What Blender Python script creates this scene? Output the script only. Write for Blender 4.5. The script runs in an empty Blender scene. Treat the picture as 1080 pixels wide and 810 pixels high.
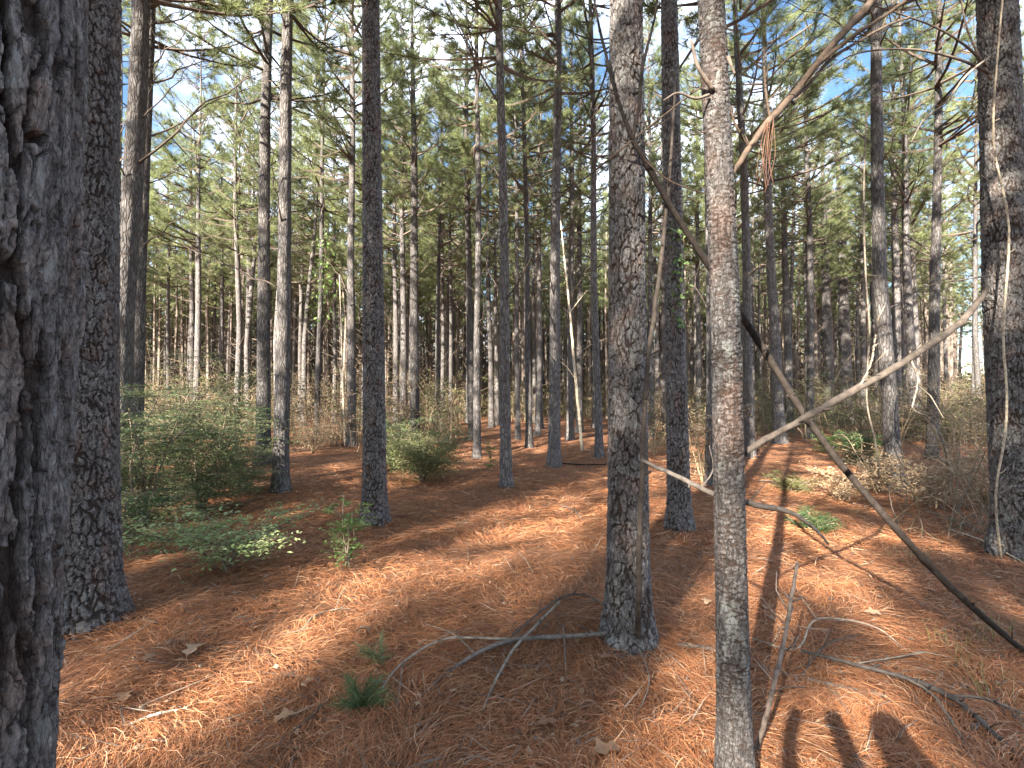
import bpy, math, random
import numpy as np

rng = np.random.default_rng(11)
random.seed(5)
scene = bpy.context.scene
COL = scene.collection
R = math.radians

# ------------------------------------------------------------------ camera
F = 520.0                      # focal length in photo pixels (photo 1080 x 810)
CAM_H = 1.5
PITCH = math.atan(13 / F)
SP, CP = math.sin(PITCH), math.cos(PITCH)
SUN_AZ = R(30.8)               # shadows run this far to the right of straight ahead
SUN_EL = R(27.0)

cam = bpy.data.cameras.new('camera')
cam.sensor_width = 36.0
cam.lens = F / 1080 * 36
cam.clip_start = 0.02
cam.clip_end = 2000
camo = bpy.data.objects.new('camera', cam)
COL.objects.link(camo)
camo.location = (0, 0, CAM_H)
camo.rotation_euler = (math.pi / 2 + PITCH, 0, 0)
scene.camera = camo

# ------------------------------------------------------------------ numeric noise
def _hash(ix, iy, seed):
    h = (ix.astype(np.int64) * 374761393 + iy.astype(np.int64) * 668265263 + seed * 1442695041) & 0x7fffffff
    h = ((h ^ (h >> 13)) * 1274126177) & 0x7fffffff
    h = ((h ^ (h >> 16)) * 1103515245) & 0x7fffffff
    return ((h >> 7) & 0xffff) / 65535.0

def vnoise(x, y, seed=0, wrap=None):
    x = np.asarray(x, float); y = np.asarray(y, float)
    ix = np.floor(x); iy = np.floor(y)
    fx = x - ix; fy = y - iy
    fx = fx * fx * (3 - 2 * fx); fy = fy * fy * (3 - 2 * fy)
    ix1 = ix + 1
    if wrap:
        ix = np.mod(ix, wrap); ix1 = np.mod(ix1, wrap)
    a = _hash(ix, iy, seed); b = _hash(ix1, iy, seed)
    c = _hash(ix, iy + 1, seed); d = _hash(ix1, iy + 1, seed)
    return (a * (1 - fx) + b * fx) * (1 - fy) + (c * (1 - fx) + d * fx) * fy

def ss(a, b, x):
    t = np.clip((x - a) / (b - a), 0, 1)
    return t * t * (3 - 2 * t)

def ground_h(x, y):
    x = np.asarray(x, float); y = np.asarray(y, float)
    h = 0.10 * (vnoise(x * .45 + 3, y * .45, 1) - .5) + 0.055 * (vnoise(x * 1.5, y * 1.5, 2) - .5) + 0.03 * (vnoise(x * 4.5, y * 4.5, 3) - .5)
    for mx, my in MOUNDS: h = h + .055 * np.exp(-((x - mx) ** 2 + (y - my) ** 2) / .09)
    return h
MOUNDS = []

def px(x, y, d):
    """photo pixel + distance ahead -> world point"""
    dx = (x - 540) / F; dz = -(y - 405) / F
    v = np.array([dx, CP - dz * SP, SP + dz * CP])
    return v * (d / v[1]) + np.array([0, 0, CAM_H])

def gp(x, y):
    """photo pixel -> point on the ground"""
    dx = (x - 540) / F; dz = -(y - 405) / F
    v = np.array([dx, CP - dz * SP, SP + dz * CP])
    t = -CAM_H / v[2]
    for _ in range(6):
        p = v * t
        t = -(CAM_H - float(ground_h(p[0], p[1]))) / v[2]
    p = v * t
    return np.array([p[0], p[1], float(ground_h(p[0], p[1]))])

MOUNDS += [tuple(gp(*p)[:2]) for p in ((92, 652), (663, 668), (776, 838), (1078, 582), (717, 556), (395, 550), (534, 513), (584, 492), (296, 518))]

# ------------------------------------------------------------------ mesh helpers
class MB:
    def __init__(self):
        self.V = []; self.Q = []; self.T = []; self.C = []; self.MQ = []; self.MT = []; self.n = 0
    def add(self, V, Q=None, T=None, col=None, mi=0):
        V = np.asarray(V, float).reshape(-1, 3)
        if Q is not None and len(Q):
            Q = np.asarray(Q, np.int64).reshape(-1, 4); self.Q.append(Q + self.n); self.MQ.append(np.full(len(Q), mi))
        if T is not None and len(T):
            T = np.asarray(T, np.int64).reshape(-1, 3); self.T.append(T + self.n); self.MT.append(np.full(len(T), mi))
        c = np.ones((len(V), 3)) if col is None else np.broadcast_to(np.asarray(col, float), (len(V), 3))
        self.V.append(V); self.C.append(c); self.n += len(V)
    def tube(self, P, rad, k=6, col=None, mi=0, cap=True):
        P = np.asarray(P, float); n = len(P)
        rad = np.broadcast_to(np.asarray(rad, float), (n,))
        t = np.gradient(P, axis=0); t /= np.linalg.norm(t, axis=1, keepdims=True) + 1e-12
        a = np.array([0.31, 0.17, 0.94]) if abs(t[0, 2]) < .9 else np.array([1.0, 0.13, 0.07])
        U = np.cross(t, a); U /= np.linalg.norm(U, axis=1, keepdims=True) + 1e-12
        W = np.cross(t, U)
        th = np.arange(k) * 2 * np.pi / k
        V = P[:, None] + rad[:, None, None] * (np.cos(th)[None, :, None] * U[:, None] + np.sin(th)[None, :, None] * W[:, None])
        i = np.arange(n - 1)[:, None] * k; j = np.arange(k)[None]; j2 = (j + 1) % k
        Q = np.stack([i + j, i + j2, i + k + j2, i + k + j], -1).reshape(-1, 4)
        V = V.reshape(-1, 3); T = None
        if cap:
            V = np.vstack([V, P[:1], P[-1:]])
            jj = np.arange(k); b = n * k
            T = np.vstack([np.stack([np.full(k, b), (jj + 1) % k, jj], -1),
                           np.stack([np.full(k, b + 1), (n - 1) * k + jj, (n - 1) * k + (jj + 1) % k], -1)])
        self.add(V, Q, T, col, mi)
    def mesh(self, name, mats, smooth=True):
        V = np.vstack(self.V); C = np.vstack(self.C)
        Q = np.vstack(self.Q) if self.Q else np.zeros((0, 4), np.int64)
        T = np.vstack(self.T) if self.T else np.zeros((0, 3), np.int64)
        me = bpy.data.meshes.new(name)
        me.vertices.add(len(V)); me.vertices.foreach_set('co', V.astype(np.float32).ravel())
        nl = len(Q) * 4 + len(T) * 3
        me.loops.add(nl); me.loops.foreach_set('vertex_index', np.concatenate([Q.ravel(), T.ravel()]).astype(np.int32))
        me.polygons.add(len(Q) + len(T))
        ls = np.concatenate([np.arange(len(Q)) * 4, len(Q) * 4 + np.arange(len(T)) * 3]).astype(np.int32)
        me.polygons.foreach_set('loop_start', ls)
        mi = np.concatenate([np.concatenate(self.MQ) if self.MQ else np.zeros(0), np.concatenate(self.MT) if self.MT else np.zeros(0)]).astype(np.int32)
        me.polygons.foreach_set('material_index', mi)
        me.update(calc_edges=True)
        me.polygons.foreach_set('use_smooth', np.full(len(Q) + len(T), smooth))
        at = me.color_attributes.new('Col', 'FLOAT_COLOR', 'POINT')
        at.data.foreach_set('color', np.hstack([C, np.ones((len(C), 1))]).astype(np.float32).ravel())
        for m in (mats if isinstance(mats, (list, tuple)) else [mats]):
            me.materials.append(m)
        me.update()
        return me
    def build(self, name, mats, parent=None, smooth=True, loc=None):
        return link(name, self.mesh(name, mats, smooth), parent, loc)

def link(name, me, parent=None, loc=None, rotz=0, scale=None):
    o = bpy.data.objects.new(name, me); COL.objects.link(o)
    if parent is not None: o.parent = parent
    if loc is not None: o.location = [float(c) for c in loc]
    if rotz: o.rotation_euler = (0, 0, rotz)
    if scale is not None: o.scale = (scale,) * 3 if np.isscalar(scale) else scale
    return o

def tag(o, label=None, cat=None, group=None, kind=None):
    if label: o['label'] = label
    if cat: o['category'] = cat
    if group: o['group'] = group
    if kind: o['kind'] = kind
    return o

def thing(name, label, cat, loc=(0, 0, 0), group=None):
    o = bpy.data.objects.new(name, None); COL.objects.link(o)
    o.empty_display_size = .2
    o.location = [float(c) for c in loc]
    return tag(o, label, cat, group)

def smooth_path(P, n=24):
    """Catmull-Rom through points"""
    P = np.asarray(P, float)
    if len(P) == 2:
        t = np.linspace(0, 1, n)[:, None]
        return P[0] * (1 - t) + P[1] * t
    Q = np.vstack([2 * P[0] - P[1], P, 2 * P[-1] - P[-2]])
    out = []; m = max(2, int(n / (len(P) - 1)))
    for i in range(1, len(Q) - 2):
        t = np.linspace(0, 1, m, endpoint=False)[:, None]
        a, b, c, d = Q[i - 1], Q[i], Q[i + 1], Q[i + 2]
        out.append(.5 * (2 * b + (c - a) * t + (2 * a - 5 * b + 4 * c - d) * t ** 2 + (3 * b - a - 3 * c + d) * t ** 3))
    out.append(P[-1:])
    return np.vstack(out)

# ------------------------------------------------------------------ materials
def newmat(name):
    m = bpy.data.materials.new(name); m.use_nodes = True
    nt = m.node_tree; nt.nodes.clear()
    out = nt.nodes.new('ShaderNodeOutputMaterial')
    b = nt.nodes.new('ShaderNodeBsdfPrincipled')
    b.inputs['Specular IOR Level'].default_value = 0.25
    b.inputs['Roughness'].default_value = 0.85
    nt.links.new(b.outputs[0], out.inputs[0])
    return m, nt, b, out

def N(nt, t, **kw):
    n = nt.nodes.new(t)
    for k, v in kw.items():
        if k.startswith('i_'):
            n.inputs[k[2:].replace('_', ' ')].default_value = v
        else:
            setattr(n, k, v)
    return n

def ramp(nt, src, stops):
    r = N(nt, 'ShaderNodeValToRGB')
    e = r.color_ramp.elements
    while len(e) < len(stops): e.new(0.5)
    for el, (p, c) in zip(e, stops):
        el.position = p; el.color = (*c, 1) if len(c) == 3 else c
    nt.links.new(src, r.inputs[0])
    return r

def mixc(nt, fac, a, b, mode='MIX'):
    m = N(nt, 'ShaderNodeMix', data_type='RGBA', blend_type=mode)
    for i, s in ((0, fac), (6, a), (7, b)):
        if hasattr(s, 'links'): nt.links.new(s, m.inputs[i])
        else: m.inputs[i].default_value = s if i == 0 else (*s, 1)
    return m.outputs[2]

def obj_coords(nt, scale=(1, 1, 1)):
    tc = N(nt, 'ShaderNodeTexCoord'); oi = N(nt, 'ShaderNodeObjectInfo')
    mul = N(nt, 'ShaderNodeMath', operation='MULTIPLY'); mul.inputs[1].default_value = 37.0
    nt.links.new(oi.outputs['Random'], mul.inputs[0])
    add = N(nt, 'ShaderNodeVectorMath', operation='ADD')
    nt.links.new(tc.outputs['Object'], add.inputs[0]); nt.links.new(mul.outputs[0], add.inputs[1])
    mp = N(nt, 'ShaderNodeMapping'); mp.inputs['Scale'].default_value = scale
    nt.links.new(add.outputs[0], mp.inputs[0])
    return mp.outputs[0], oi

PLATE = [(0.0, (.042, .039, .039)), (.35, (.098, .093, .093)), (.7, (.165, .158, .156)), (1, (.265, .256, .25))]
def bark_mat(name, tint=(1, 1, 1), vs=24, deep=True):
    m, nt, b, out = newmat(name)
    co, oi = obj_coords(nt, (1, 1, .27))
    nz = N(nt, 'ShaderNodeTexNoise', i_Scale=16.0, i_Detail=3.0); nt.links.new(co, nz.inputs['Vector'])
    sc = N(nt, 'ShaderNodeVectorMath', operation='SCALE'); sc.inputs['Scale'].default_value = .085
    sub = N(nt, 'ShaderNodeVectorMath', operation='SUBTRACT'); sub.inputs[1].default_value = (.5, .5, .5)
    nt.links.new(nz.outputs['Color'], sub.inputs[0]); nt.links.new(sub.outputs[0], sc.inputs[0])
    ad = N(nt, 'ShaderNodeVectorMath', operation='ADD'); nt.links.new(co, ad.inputs[0]); nt.links.new(sc.outputs[0], ad.inputs[1])
    ve = N(nt, 'ShaderNodeTexVoronoi', feature='DISTANCE_TO_EDGE', i_Scale=vs); nt.links.new(ad.outputs[0], ve.inputs['Vector'])
    vc = N(nt, 'ShaderNodeTexVoronoi', feature='F1', i_Scale=vs); nt.links.new(ad.outputs[0], vc.inputs['Vector'])
    fur = ramp(nt, ve.outputs['Distance'], [(0, (0, 0, 0)), (.10, (.62, .62, .62)), (.3, (1, 1, 1))])
    big = N(nt, 'ShaderNodeTexNoise', i_Scale=1.6, i_Detail=4.0); nt.links.new(co, big.inputs['Vector'])
    fine = N(nt, 'ShaderNodeTexNoise', i_Scale=70.0, i_Detail=4.0); nt.links.new(co, fine.inputs['Vector'])
    s = N(nt, 'ShaderNodeSeparateColor'); nt.links.new(vc.outputs['Color'], s.inputs[0])
    m1 = N(nt, 'ShaderNodeMath', operation='MULTIPLY_ADD'); m1.inputs[1].default_value = .35
    m2 = N(nt, 'ShaderNodeMath', operation='MULTIPLY_ADD'); m2.inputs[1].default_value = .45; m2.inputs[2].default_value = -.05
    m3 = N(nt, 'ShaderNodeMath', operation='MULTIPLY_ADD'); m3.inputs[1].default_value = .35
    nt.links.new(s.outputs[0], m1.inputs[0]); nt.links.new(fine.outputs[0], m2.inputs[0]); nt.links.new(m2.outputs[0], m1.inputs[2])
    nt.links.new(big.outputs[0], m3.inputs[0]); nt.links.new(m1.outputs[0], m3.inputs[2])
    plate = ramp(nt, m3.outputs[0], [(p, tuple(c * t for c, t in zip(cc, tint))) for p, cc in PLATE])
    c = mixc(nt, fur.outputs[0], tuple(v * t for v, t in zip((.050, .040, .035), tint)), plate.outputs[0])
    # each tree a little lighter or darker
    hv = N(nt, 'ShaderNodeHueSaturation'); mr = N(nt, 'ShaderNodeMapRange'); mr.inputs[3].default_value = .72; mr.inputs[4].default_value = 1.22
    nt.links.new(oi.outputs['Random'], mr.inputs[0]); nt.links.new(mr.outputs[0], hv.inputs['Value']); nt.links.new(c, hv.inputs['Color'])
    nt.links.new(hv.outputs[0], b.inputs['Base Color'])
    hh = N(nt, 'ShaderNodeMath', operation='MULTIPLY_ADD'); hh.inputs[1].default_value = .25
    nt.links.new(fine.outputs[0], hh.inputs[0]); nt.links.new(fur.outputs[0], hh.inputs[2])
    bp = N(nt, 'ShaderNodeBump', i_Strength=1.0, i_Distance=.012 if deep else .005)
    nt.links.new(hh.outputs[0], bp.inputs['Height']); nt.links.new(bp.outputs[0], b.inputs['Normal'])
    return m

def hero_bark_mat():
    """bark whose plates are modelled: Col = (plate tone, furrow mask, lichen)"""
    m, nt, b, out = newmat('pine_bark_plates')
    at = N(nt, 'ShaderNodeAttribute', attribute_name='Col')
    s = N(nt, 'ShaderNodeSeparateColor'); nt.links.new(at.outputs['Color'], s.inputs[0])
    co, oi = obj_coords(nt, (1, 1, .5))
    fine = N(nt, 'ShaderNodeTexNoise', i_Scale=75.0, i_Detail=6.0, i_Roughness=.75); nt.links.new(co, fine.inputs['Vector'])
    mid = N(nt, 'ShaderNodeTexNoise', i_Scale=22.0, i_Detail=4.0); nt.links.new(co, mid.inputs['Vector'])
    a = N(nt, 'ShaderNodeMath', operation='MULTIPLY_ADD'); a.inputs[1].default_value = 2.8; a.inputs[2].default_value = -1.4
    nt.links.new(fine.outputs[0], a.inputs[0])
    a2 = N(nt, 'ShaderNodeMath', operation='MULTIPLY_ADD'); a2.inputs[1].default_value = .5; nt.links.new(mid.outputs[0], a2.inputs[0]); nt.links.new(a.outputs[0], a2.inputs[2])
    a3 = N(nt, 'ShaderNodeMath', operation='MULTIPLY_ADD'); a3.inputs[1].default_value = .5; nt.links.new(s.outputs[0], a3.inputs[0]); nt.links.new(a2.outputs[0], a3.inputs[2])
    plate = ramp(nt, a3.outputs[0], PLATE)
    fc = ramp(nt, fine.outputs[0], [(.3, (.022, .017, .015)), (.7, (.060, .043, .035))])  # furrow brown taken near black, painting shade into the recesses
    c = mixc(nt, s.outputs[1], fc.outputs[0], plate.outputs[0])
    # thin cracks between the scales, and warmer patches where the outer scales have come off
    wv = N(nt, 'ShaderNodeVectorMath', operation='MULTIPLY_ADD'); wv.inputs[1].default_value = (.03, .03, .03)
    st = N(nt, 'ShaderNodeVectorMath', operation='MULTIPLY'); st.inputs[1].default_value = (1, 1, .5); nt.links.new(co, st.inputs[0])
    nt.links.new(mid.outputs['Color'], wv.inputs[0]); nt.links.new(st.outputs[0], wv.inputs[2])
    vk = N(nt, 'ShaderNodeTexVoronoi', feature='DISTANCE_TO_EDGE', i_Scale=62.0); nt.links.new(wv.outputs[0], vk.inputs['Vector'])
    kr = ramp(nt, vk.outputs['Distance'], [(0, (.55, .52, .5)), (.06, (1, 1, 1))])
    c = mixc(nt, 1.0, c, kr.outputs[0], 'MULTIPLY')
    wr = N(nt, 'ShaderNodeTexNoise', i_Scale=9.0, i_Detail=3.0); nt.links.new(co, wr.inputs['Vector'])
    wf = ramp(nt, wr.outputs[0], [(.52, (0, 0, 0)), (.68, (.6, .6, .6))])
    c = mixc(nt, wf.outputs[0], c, mixc(nt, 1.0, c, (1.25, .92, .76), 'MULTIPLY'))
    lm = N(nt, 'ShaderNodeMath', operation='MULTIPLY'); nt.links.new(s.outputs[2], lm.inputs[0])
    lr = ramp(nt, mid.outputs[0], [(.5, (0, 0, 0)), (.66, (.8, .8, .8))]); nt.links.new(lr.outputs[0], lm.inputs[1])
    c = mixc(nt, lm.outputs[0], c, (.21, .225, .215))
    nt.links.new(c, b.inputs['Base Color'])
    bp = N(nt, 'ShaderNodeBump', i_Strength=1.0, i_Distance=.009)
    hh = N(nt, 'ShaderNodeMath', operation='MULTIPLY_ADD'); hh.inputs[1].default_value = .5; nt.links.new(kr.outputs[0], hh.inputs[0]); nt.links.new(fine.outputs[0], hh.inputs[2])
    nt.links.new(hh.outputs[0], bp.inputs['Height']); nt.links.new(bp.outputs[0], b.inputs['Normal'])
    return m

def col_mat(name, trans=0.0, rough=.7, var=.25, spec=.3, noise=None):
    """colour comes from the piece's own colour attribute, varied a little by noise"""
    m, nt, b, out = newmat(name)
    b.inputs['Roughness'].default_value = rough; b.inputs['Specular IOR Level'].default_value = spec
    at = N(nt, 'ShaderNodeAttribute', attribute_name='Col'); oi = N(nt, 'ShaderNodeObjectInfo')
    c = at.outputs['Color']
    if noise:
        co, _ = obj_coords(nt)
        nz = N(nt, 'ShaderNodeTexNoise', i_Scale=noise, i_Detail=4.0); nt.links.new(co, nz.inputs['Vector'])
        r = ramp(nt, nz.outputs[0], [(.3, (.55, .55, .55)), (.7, (1.3, 1.3, 1.3))])
        c = mixc(nt, 1.0, c, r.outputs[0], 'MULTIPLY')
        bp = N(nt, 'ShaderNodeBump', i_Strength=.6, i_Distance=.004); nt.links.new(nz.outputs[0], bp.inputs['Height']); nt.links.new(bp.outputs[0], b.inputs['Normal'])
    hv = N(nt, 'ShaderNodeHueSaturation'); mr = N(nt, 'ShaderNodeMapRange'); mr.inputs[3].default_value = 1 - var; mr.inputs[4].default_value = 1 + var
    nt.links.new(oi.outputs['Random'], mr.inputs[0]); nt.links.new(mr.outputs[0], hv.inputs['Value']); nt.links.new(c, hv.inputs['Color'])
    nt.links.new(hv.outputs[0], b.inputs['Base Color'])
    if trans:
        t = N(nt, 'ShaderNodeBsdfTranslucent'); nt.links.new(hv.outputs[0], t.inputs[0])
        mx = N(nt, 'ShaderNodeMixShader'); mx.inputs[0].default_value = trans
        nt.links.new(b.outputs[0], mx.inputs[1]); nt.links.new(t.outputs[0], mx.inputs[2]); nt.links.new(mx.outputs[0], out.inputs[0])
    return m

def ground_mat():
    m, nt, b, out = newmat('needle_floor')
    tc = N(nt, 'ShaderNodeTexCoord')
    big = N(nt, 'ShaderNodeTexNoise', i_Scale=.55, i_Detail=4.0); nt.links.new(tc.outputs['Object'], big.inputs['Vector'])
    mid = N(nt, 'ShaderNodeTexNoise', i_Scale=9.0, i_Detail=5.0, i_Roughness=.7, i_Distortion=1.2); nt.links.new(tc.outputs['Object'], mid.inputs['Vector'])
    layers = []
    for ang, s in ((.3, (18, 190, 1)), (1.4, (22, 170, 1)), (2.4, (16, 210, 1))):
        mp = N(nt, 'ShaderNodeMapping'); mp.inputs['Rotation'].default_value = (0, 0, ang); mp.inputs['Scale'].default_value = s
        nt.links.new(tc.outputs['Object'], mp.inputs[0])
        nz = N(nt, 'ShaderNodeTexNoise', i_Scale=1.0, i_Detail=2.0, i_Distortion=.4); nt.links.new(mp.outputs[0], nz.inputs['Vector'])
        layers.append(nz.outputs[0])
    mx = N(nt, 'ShaderNodeMath', operation='MAXIMUM'); nt.links.new(layers[0], mx.inputs[0]); nt.links.new(layers[1], mx.inputs[1])
    mx2 = N(nt, 'ShaderNodeMath', operation='MAXIMUM'); nt.links.new(mx.outputs[0], mx2.inputs[0]); nt.links.new(layers[2], mx2.inputs[1])
    fib = ramp(nt, mx2.outputs[0], [(.45, (.105, .050, .029)), (.6, (.28, .137, .072)), (.75, (.44, .245, .145))])
    r2 = ramp(nt, mid.outputs[0], [(.3, (.65, .6, .6)), (.7, (1.2, 1.2, 1.15))])
    r3 = ramp(nt, big.outputs[0], [(.3, (.82, .8, .8)), (.7, (1.12, 1.1, 1.08))])
    c = mixc(nt, 1.0, fib.outputs[0], r2.outputs[0], 'MULTIPLY'); c = mixc(nt, 1.0, c, r3.outputs[0], 'MULTIPLY')
    nt.links.new(c, b.inputs['Base Color'])
    ad = N(nt, 'ShaderNodeMath', operation='ADD'); nt.links.new(mx2.outputs[0], ad.inputs[0]); nt.links.new(mid.outputs[0], ad.inputs[1])
    bp = N(nt, 'ShaderNodeBump', i_Strength=.9, i_Distance=.03); nt.links.new(ad.outputs[0], bp.inputs['Height']); nt.links.new(bp.outputs[0], b.inputs['Normal'])
    return m

M_BARK = bark_mat('pine_bark')
M_BARKF = bark_mat('pine_bark_far', vs=20, deep=False)
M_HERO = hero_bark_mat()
M_DEAD = col_mat('dead_wood', rough=.85, noise=30, spec=.15)
M_NEEDLE = col_mat('pine_needles', trans=.45, rough=.5, var=.2)
M_STRAW = col_mat('pine_straw', trans=.15, rough=.55, var=0, spec=.35)
M_LEAF = col_mat('leaves', trans=.3, rough=.5, var=.1)
M_DRY = col_mat('dry_leaves', trans=.2, rough=.7, var=.1)
M_GROUND = ground_mat()

# ------------------------------------------------------------------ sky and sun
world = bpy.data.worlds.new('World'); scene.world = world; world.use_nodes = True
wn = world.node_tree; wn.nodes.clear()
sky = N(wn, 'ShaderNodeTexSky', sky_type='NISHITA'); sky.sun_disc = False
sky.sun_elevation = SUN_EL
sun_dir = np.array([-math.sin(SUN_AZ), -math.cos(SUN_AZ)])          # towards the sun, on the ground
sky.sun_rotation = math.atan2(sun_dir[0], sun_dir[1])
sky.air_density = 1.0; sky.dust_density = .6; sky.ozone_density = 2.0
tc = N(wn, 'ShaderNodeTexCoord'); mp = N(wn, 'ShaderNodeMapping'); mp.inputs['Scale'].default_value = (1, 1, 1.9)
mp.inputs['Location'].default_value = (.62, .1, .0)
wn.links.new(tc.outputs['Generated'], mp.inputs[0])
cl = N(wn, 'ShaderNodeTexNoise', i_Scale=2.3, i_Detail=7.0, i_Roughness=.58); wn.links.new(mp.outputs[0], cl.inputs['Vector'])
cr = ramp(wn, cl.outputs[0], [(.46, (0, 0, 0)), (.64, (1, 1, 1))])
skm = N(wn, 'ShaderNodeMix', data_type='RGBA'); wn.links.new(cr.outputs[0], skm.inputs[0]); hs = N(wn, 'ShaderNodeHueSaturation'); hs.inputs['Saturation'].default_value = 1.12; hs.inputs['Value'].default_value = .7; wn.links.new(sky.outputs[0], hs.inputs['Color']); wn.links.new(hs.outputs[0], skm.inputs[6]); skm.inputs[7].default_value = (6.6, 7.2, 8.4, 1)
bg = N(wn, 'ShaderNodeBackground'); bg.inputs['Strength'].default_value = .074
wn.links.new(skm.outputs[2], bg.inputs[0])
wo = N(wn, 'ShaderNodeOutputWorld'); wn.links.new(bg.outputs[0], wo.inputs[0])

sun = bpy.data.lights.new('sun', 'SUN'); sun.energy = 5.0; sun.angle = R(.55); sun.color = (1, .9, .76)
so = bpy.data.objects.new('sun', sun); COL.objects.link(so)
so.rotation_euler = (math.pi / 2 - SUN_EL, 0, -SUN_AZ)
so.location = (-10, -15, 20)

# ------------------------------------------------------------------ ground
def axis(lo, hi, step, far_lo, far_hi, g=1.16):
    a = list(np.arange(lo, hi + 1e-6, step)); s = step
    while a[-1] < far_hi: s *= g; a.append(a[-1] + s)
    s = step
    while a[0] > far_lo: s *= g; a.insert(0, a[0] - s)
    return np.array(a)
xs = axis(-7, 7, .06, -420, 420); ys = axis(-.5, 12, .06, -120, 600)
GX, GY = np.meshgrid(xs, ys); GZ = ground_h(GX, GY)
nx, ny = len(xs), len(ys)
idx = np.arange(nx * ny).reshape(ny, nx)
g = MB(); g.add(np.stack([GX, GY, GZ], -1), np.stack([idx[:-1, :-1], idx[:-1, 1:], idx[1:, 1:], idx[1:, :-1]], -1))
go = g.build('ground', M_GROUND); go['kind'] = 'structure'

# ------------------------------------------------------------------ needle litter (nobody could count it)
def straw():
    b = MB()
    def batch(n, dmin, dmax, w, lift, L0, L1):
        # spread evenly over the picture, so that nearer ground gets more needles per square metre
        u = rng.random(n)
        d = 1 / (1 / dmax + u * (1 / dmin - 1 / dmax)) if True else None
        d = d * (1 + .04 * rng.standard_normal(n))
        x = (rng.random(n) * 2 - 1) * (d * 1.12 + .35)
        y = d
        keep = np.ones(n, bool)
        x, y, d = x[keep], y[keep], d[keep]; n = len(x)
        # locally combed directions
        ang = 3.0 * np.pi * vnoise(x * 1.6, y * 1.6, 21) + rng.normal(0, .75, n)
        L = rng.uniform(L0, L1, n)
        cur = rng.normal(0, .55, n)
        tilt = np.abs(rng.normal(0, .16, n)) * (1 if lift else .4)
        s = np.array([-.5, -.17, .17, .5])[None]
        a = ang[:, None] + cur[:, None] * s * 2
        dx = np.cos(a); dy = np.sin(a)
        X = x[:, None] + np.cumsum(dx, 1) * L[:, None] / 4; Y = y[:, None] + np.cumsum(dy, 1) * L[:, None] / 4
        clump = vnoise(x * 3.1, y * 3.1, 33)
        z0 = rng.random(n) * .035 * (0.4 + clump) + .003
        hump = (1 - (s * 2) ** 2) * rng.uniform(0, .02, n)[:, None]
        Z = ground_h(X, Y) + z0[:, None] + hump + np.sin(tilt)[:, None] * (s + .5) * L[:, None] * .8 * (rng.random(n) < .35)[:, None]
        P = np.stack([X, Y, Z], -1)
        W = (w * np.maximum(1, d / 3.2) * rng.uniform(.7, 1.3, n))[:, None] * np.array([.6, 1, 1, .35])[None]
        side = np.stack([-np.sin(a), np.cos(a), rng.normal(0, .5, n)[:, None] * np.ones_like(a)], -1)
        side /= np.linalg.norm(side, axis=-1, keepdims=True)
        A = P + side * W[..., None] * .5; B = P - side * W[..., None] * .5
        V = np.stack([A, B], 2).reshape(-1, 3)
        base = (np.arange(n) * 8)[:, None]
        Q = np.concatenate([base + np.array([[0, 1, 3, 2]]) + 2 * k for k in range(3)], 0)
        pal = np.array([[.40, .165, .070], [.33, .125, .050], [.46, .23, .115], [.25, .095, .042], [.52, .31, .18], [.15, .066, .036], [.37, .14, .055]])
        ci = rng.choice(len(pal), n, p=[.24, .22, .15, .14, .07, .08, .10])
        c = pal[ci] * rng.uniform(.75, 1.2, (n, 1))
        c *= (.8 + .4 * vnoise(x * .9, y * .9, 55))[:, None] * np.array([1.06, 1.14, 1.22])
        b.add(V, Q, None, np.repeat(c, 8, 0))
    batch(120000, 1.35, 9.0, .0021, True, .11, .21)
    batch(60000, 1.35, 4.5, .0019, True, .10, .20)
    batch(60000, 5.0, 17.0, .0024, False, .16, .26)
    # broken twigs, bark flakes and leaf crumbs among the needles
    def crumbs(n, dmin, dmax, L0, L1, w0, w1, cols, lift):
        d = 1 / (1 / dmax + rng.random(n) * (1 / dmin - 1 / dmax)); x = (rng.random(n) * 2 - 1) * (d * 1.12 + .35)
        a = rng.random(n) * 6.283; L = rng.uniform(L0, L1, n)[:, None]; w = rng.uniform(w0, w1, n)[:, None]
        u = np.stack([np.cos(a), np.sin(a), rng.normal(0, .18, n)], 1); v = np.stack([-np.sin(a), np.cos(a), rng.normal(0, .35, n)], 1)
        P = np.stack([x, d, ground_h(x, d) + rng.uniform(.01, lift, n)], 1)
        m = P + np.array([0, 0, .2]) * w
        V = np.stack([P - u * L * .5, P - v * w * .5, m, P + v * w * .5, P + u * L * .5], 1).reshape(-1, 3)
        T = (np.arange(n) * 5)[:, None, None] + np.array([[0, 1, 2], [0, 2, 3], [1, 4, 2], [2, 4, 3]])[None]
        c = np.array(cols)[rng.integers(len(cols), size=n)] * rng.uniform(.7, 1.3, (n, 1))
        b.add(V, None, T.reshape(-1, 3), np.repeat(c, 5, 0))
    crumbs(2600, 1.4, 11, .04, .22, .004, .009, [(.10, .075, .06), (.16, .125, .10), (.22, .18, .14)], .05)
    crumbs(420, 1.6, 9, .2, .5, .004, .008, [(.24, .19, .15), (.16, .125, .10), (.30, .25, .20)], .06)
    crumbs(1500, 1.4, 11, .02, .06, .012, .03, [(.30, .20, .13), (.20, .13, .085), (.12, .085, .065), (.36, .26, .17)], .045)
    o = b.build('pine_straw', M_STRAW, smooth=False)
    tag(o, 'rust orange fallen pine needles carpeting the forest floor', 'pine straw', kind='stuff')
straw()

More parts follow.
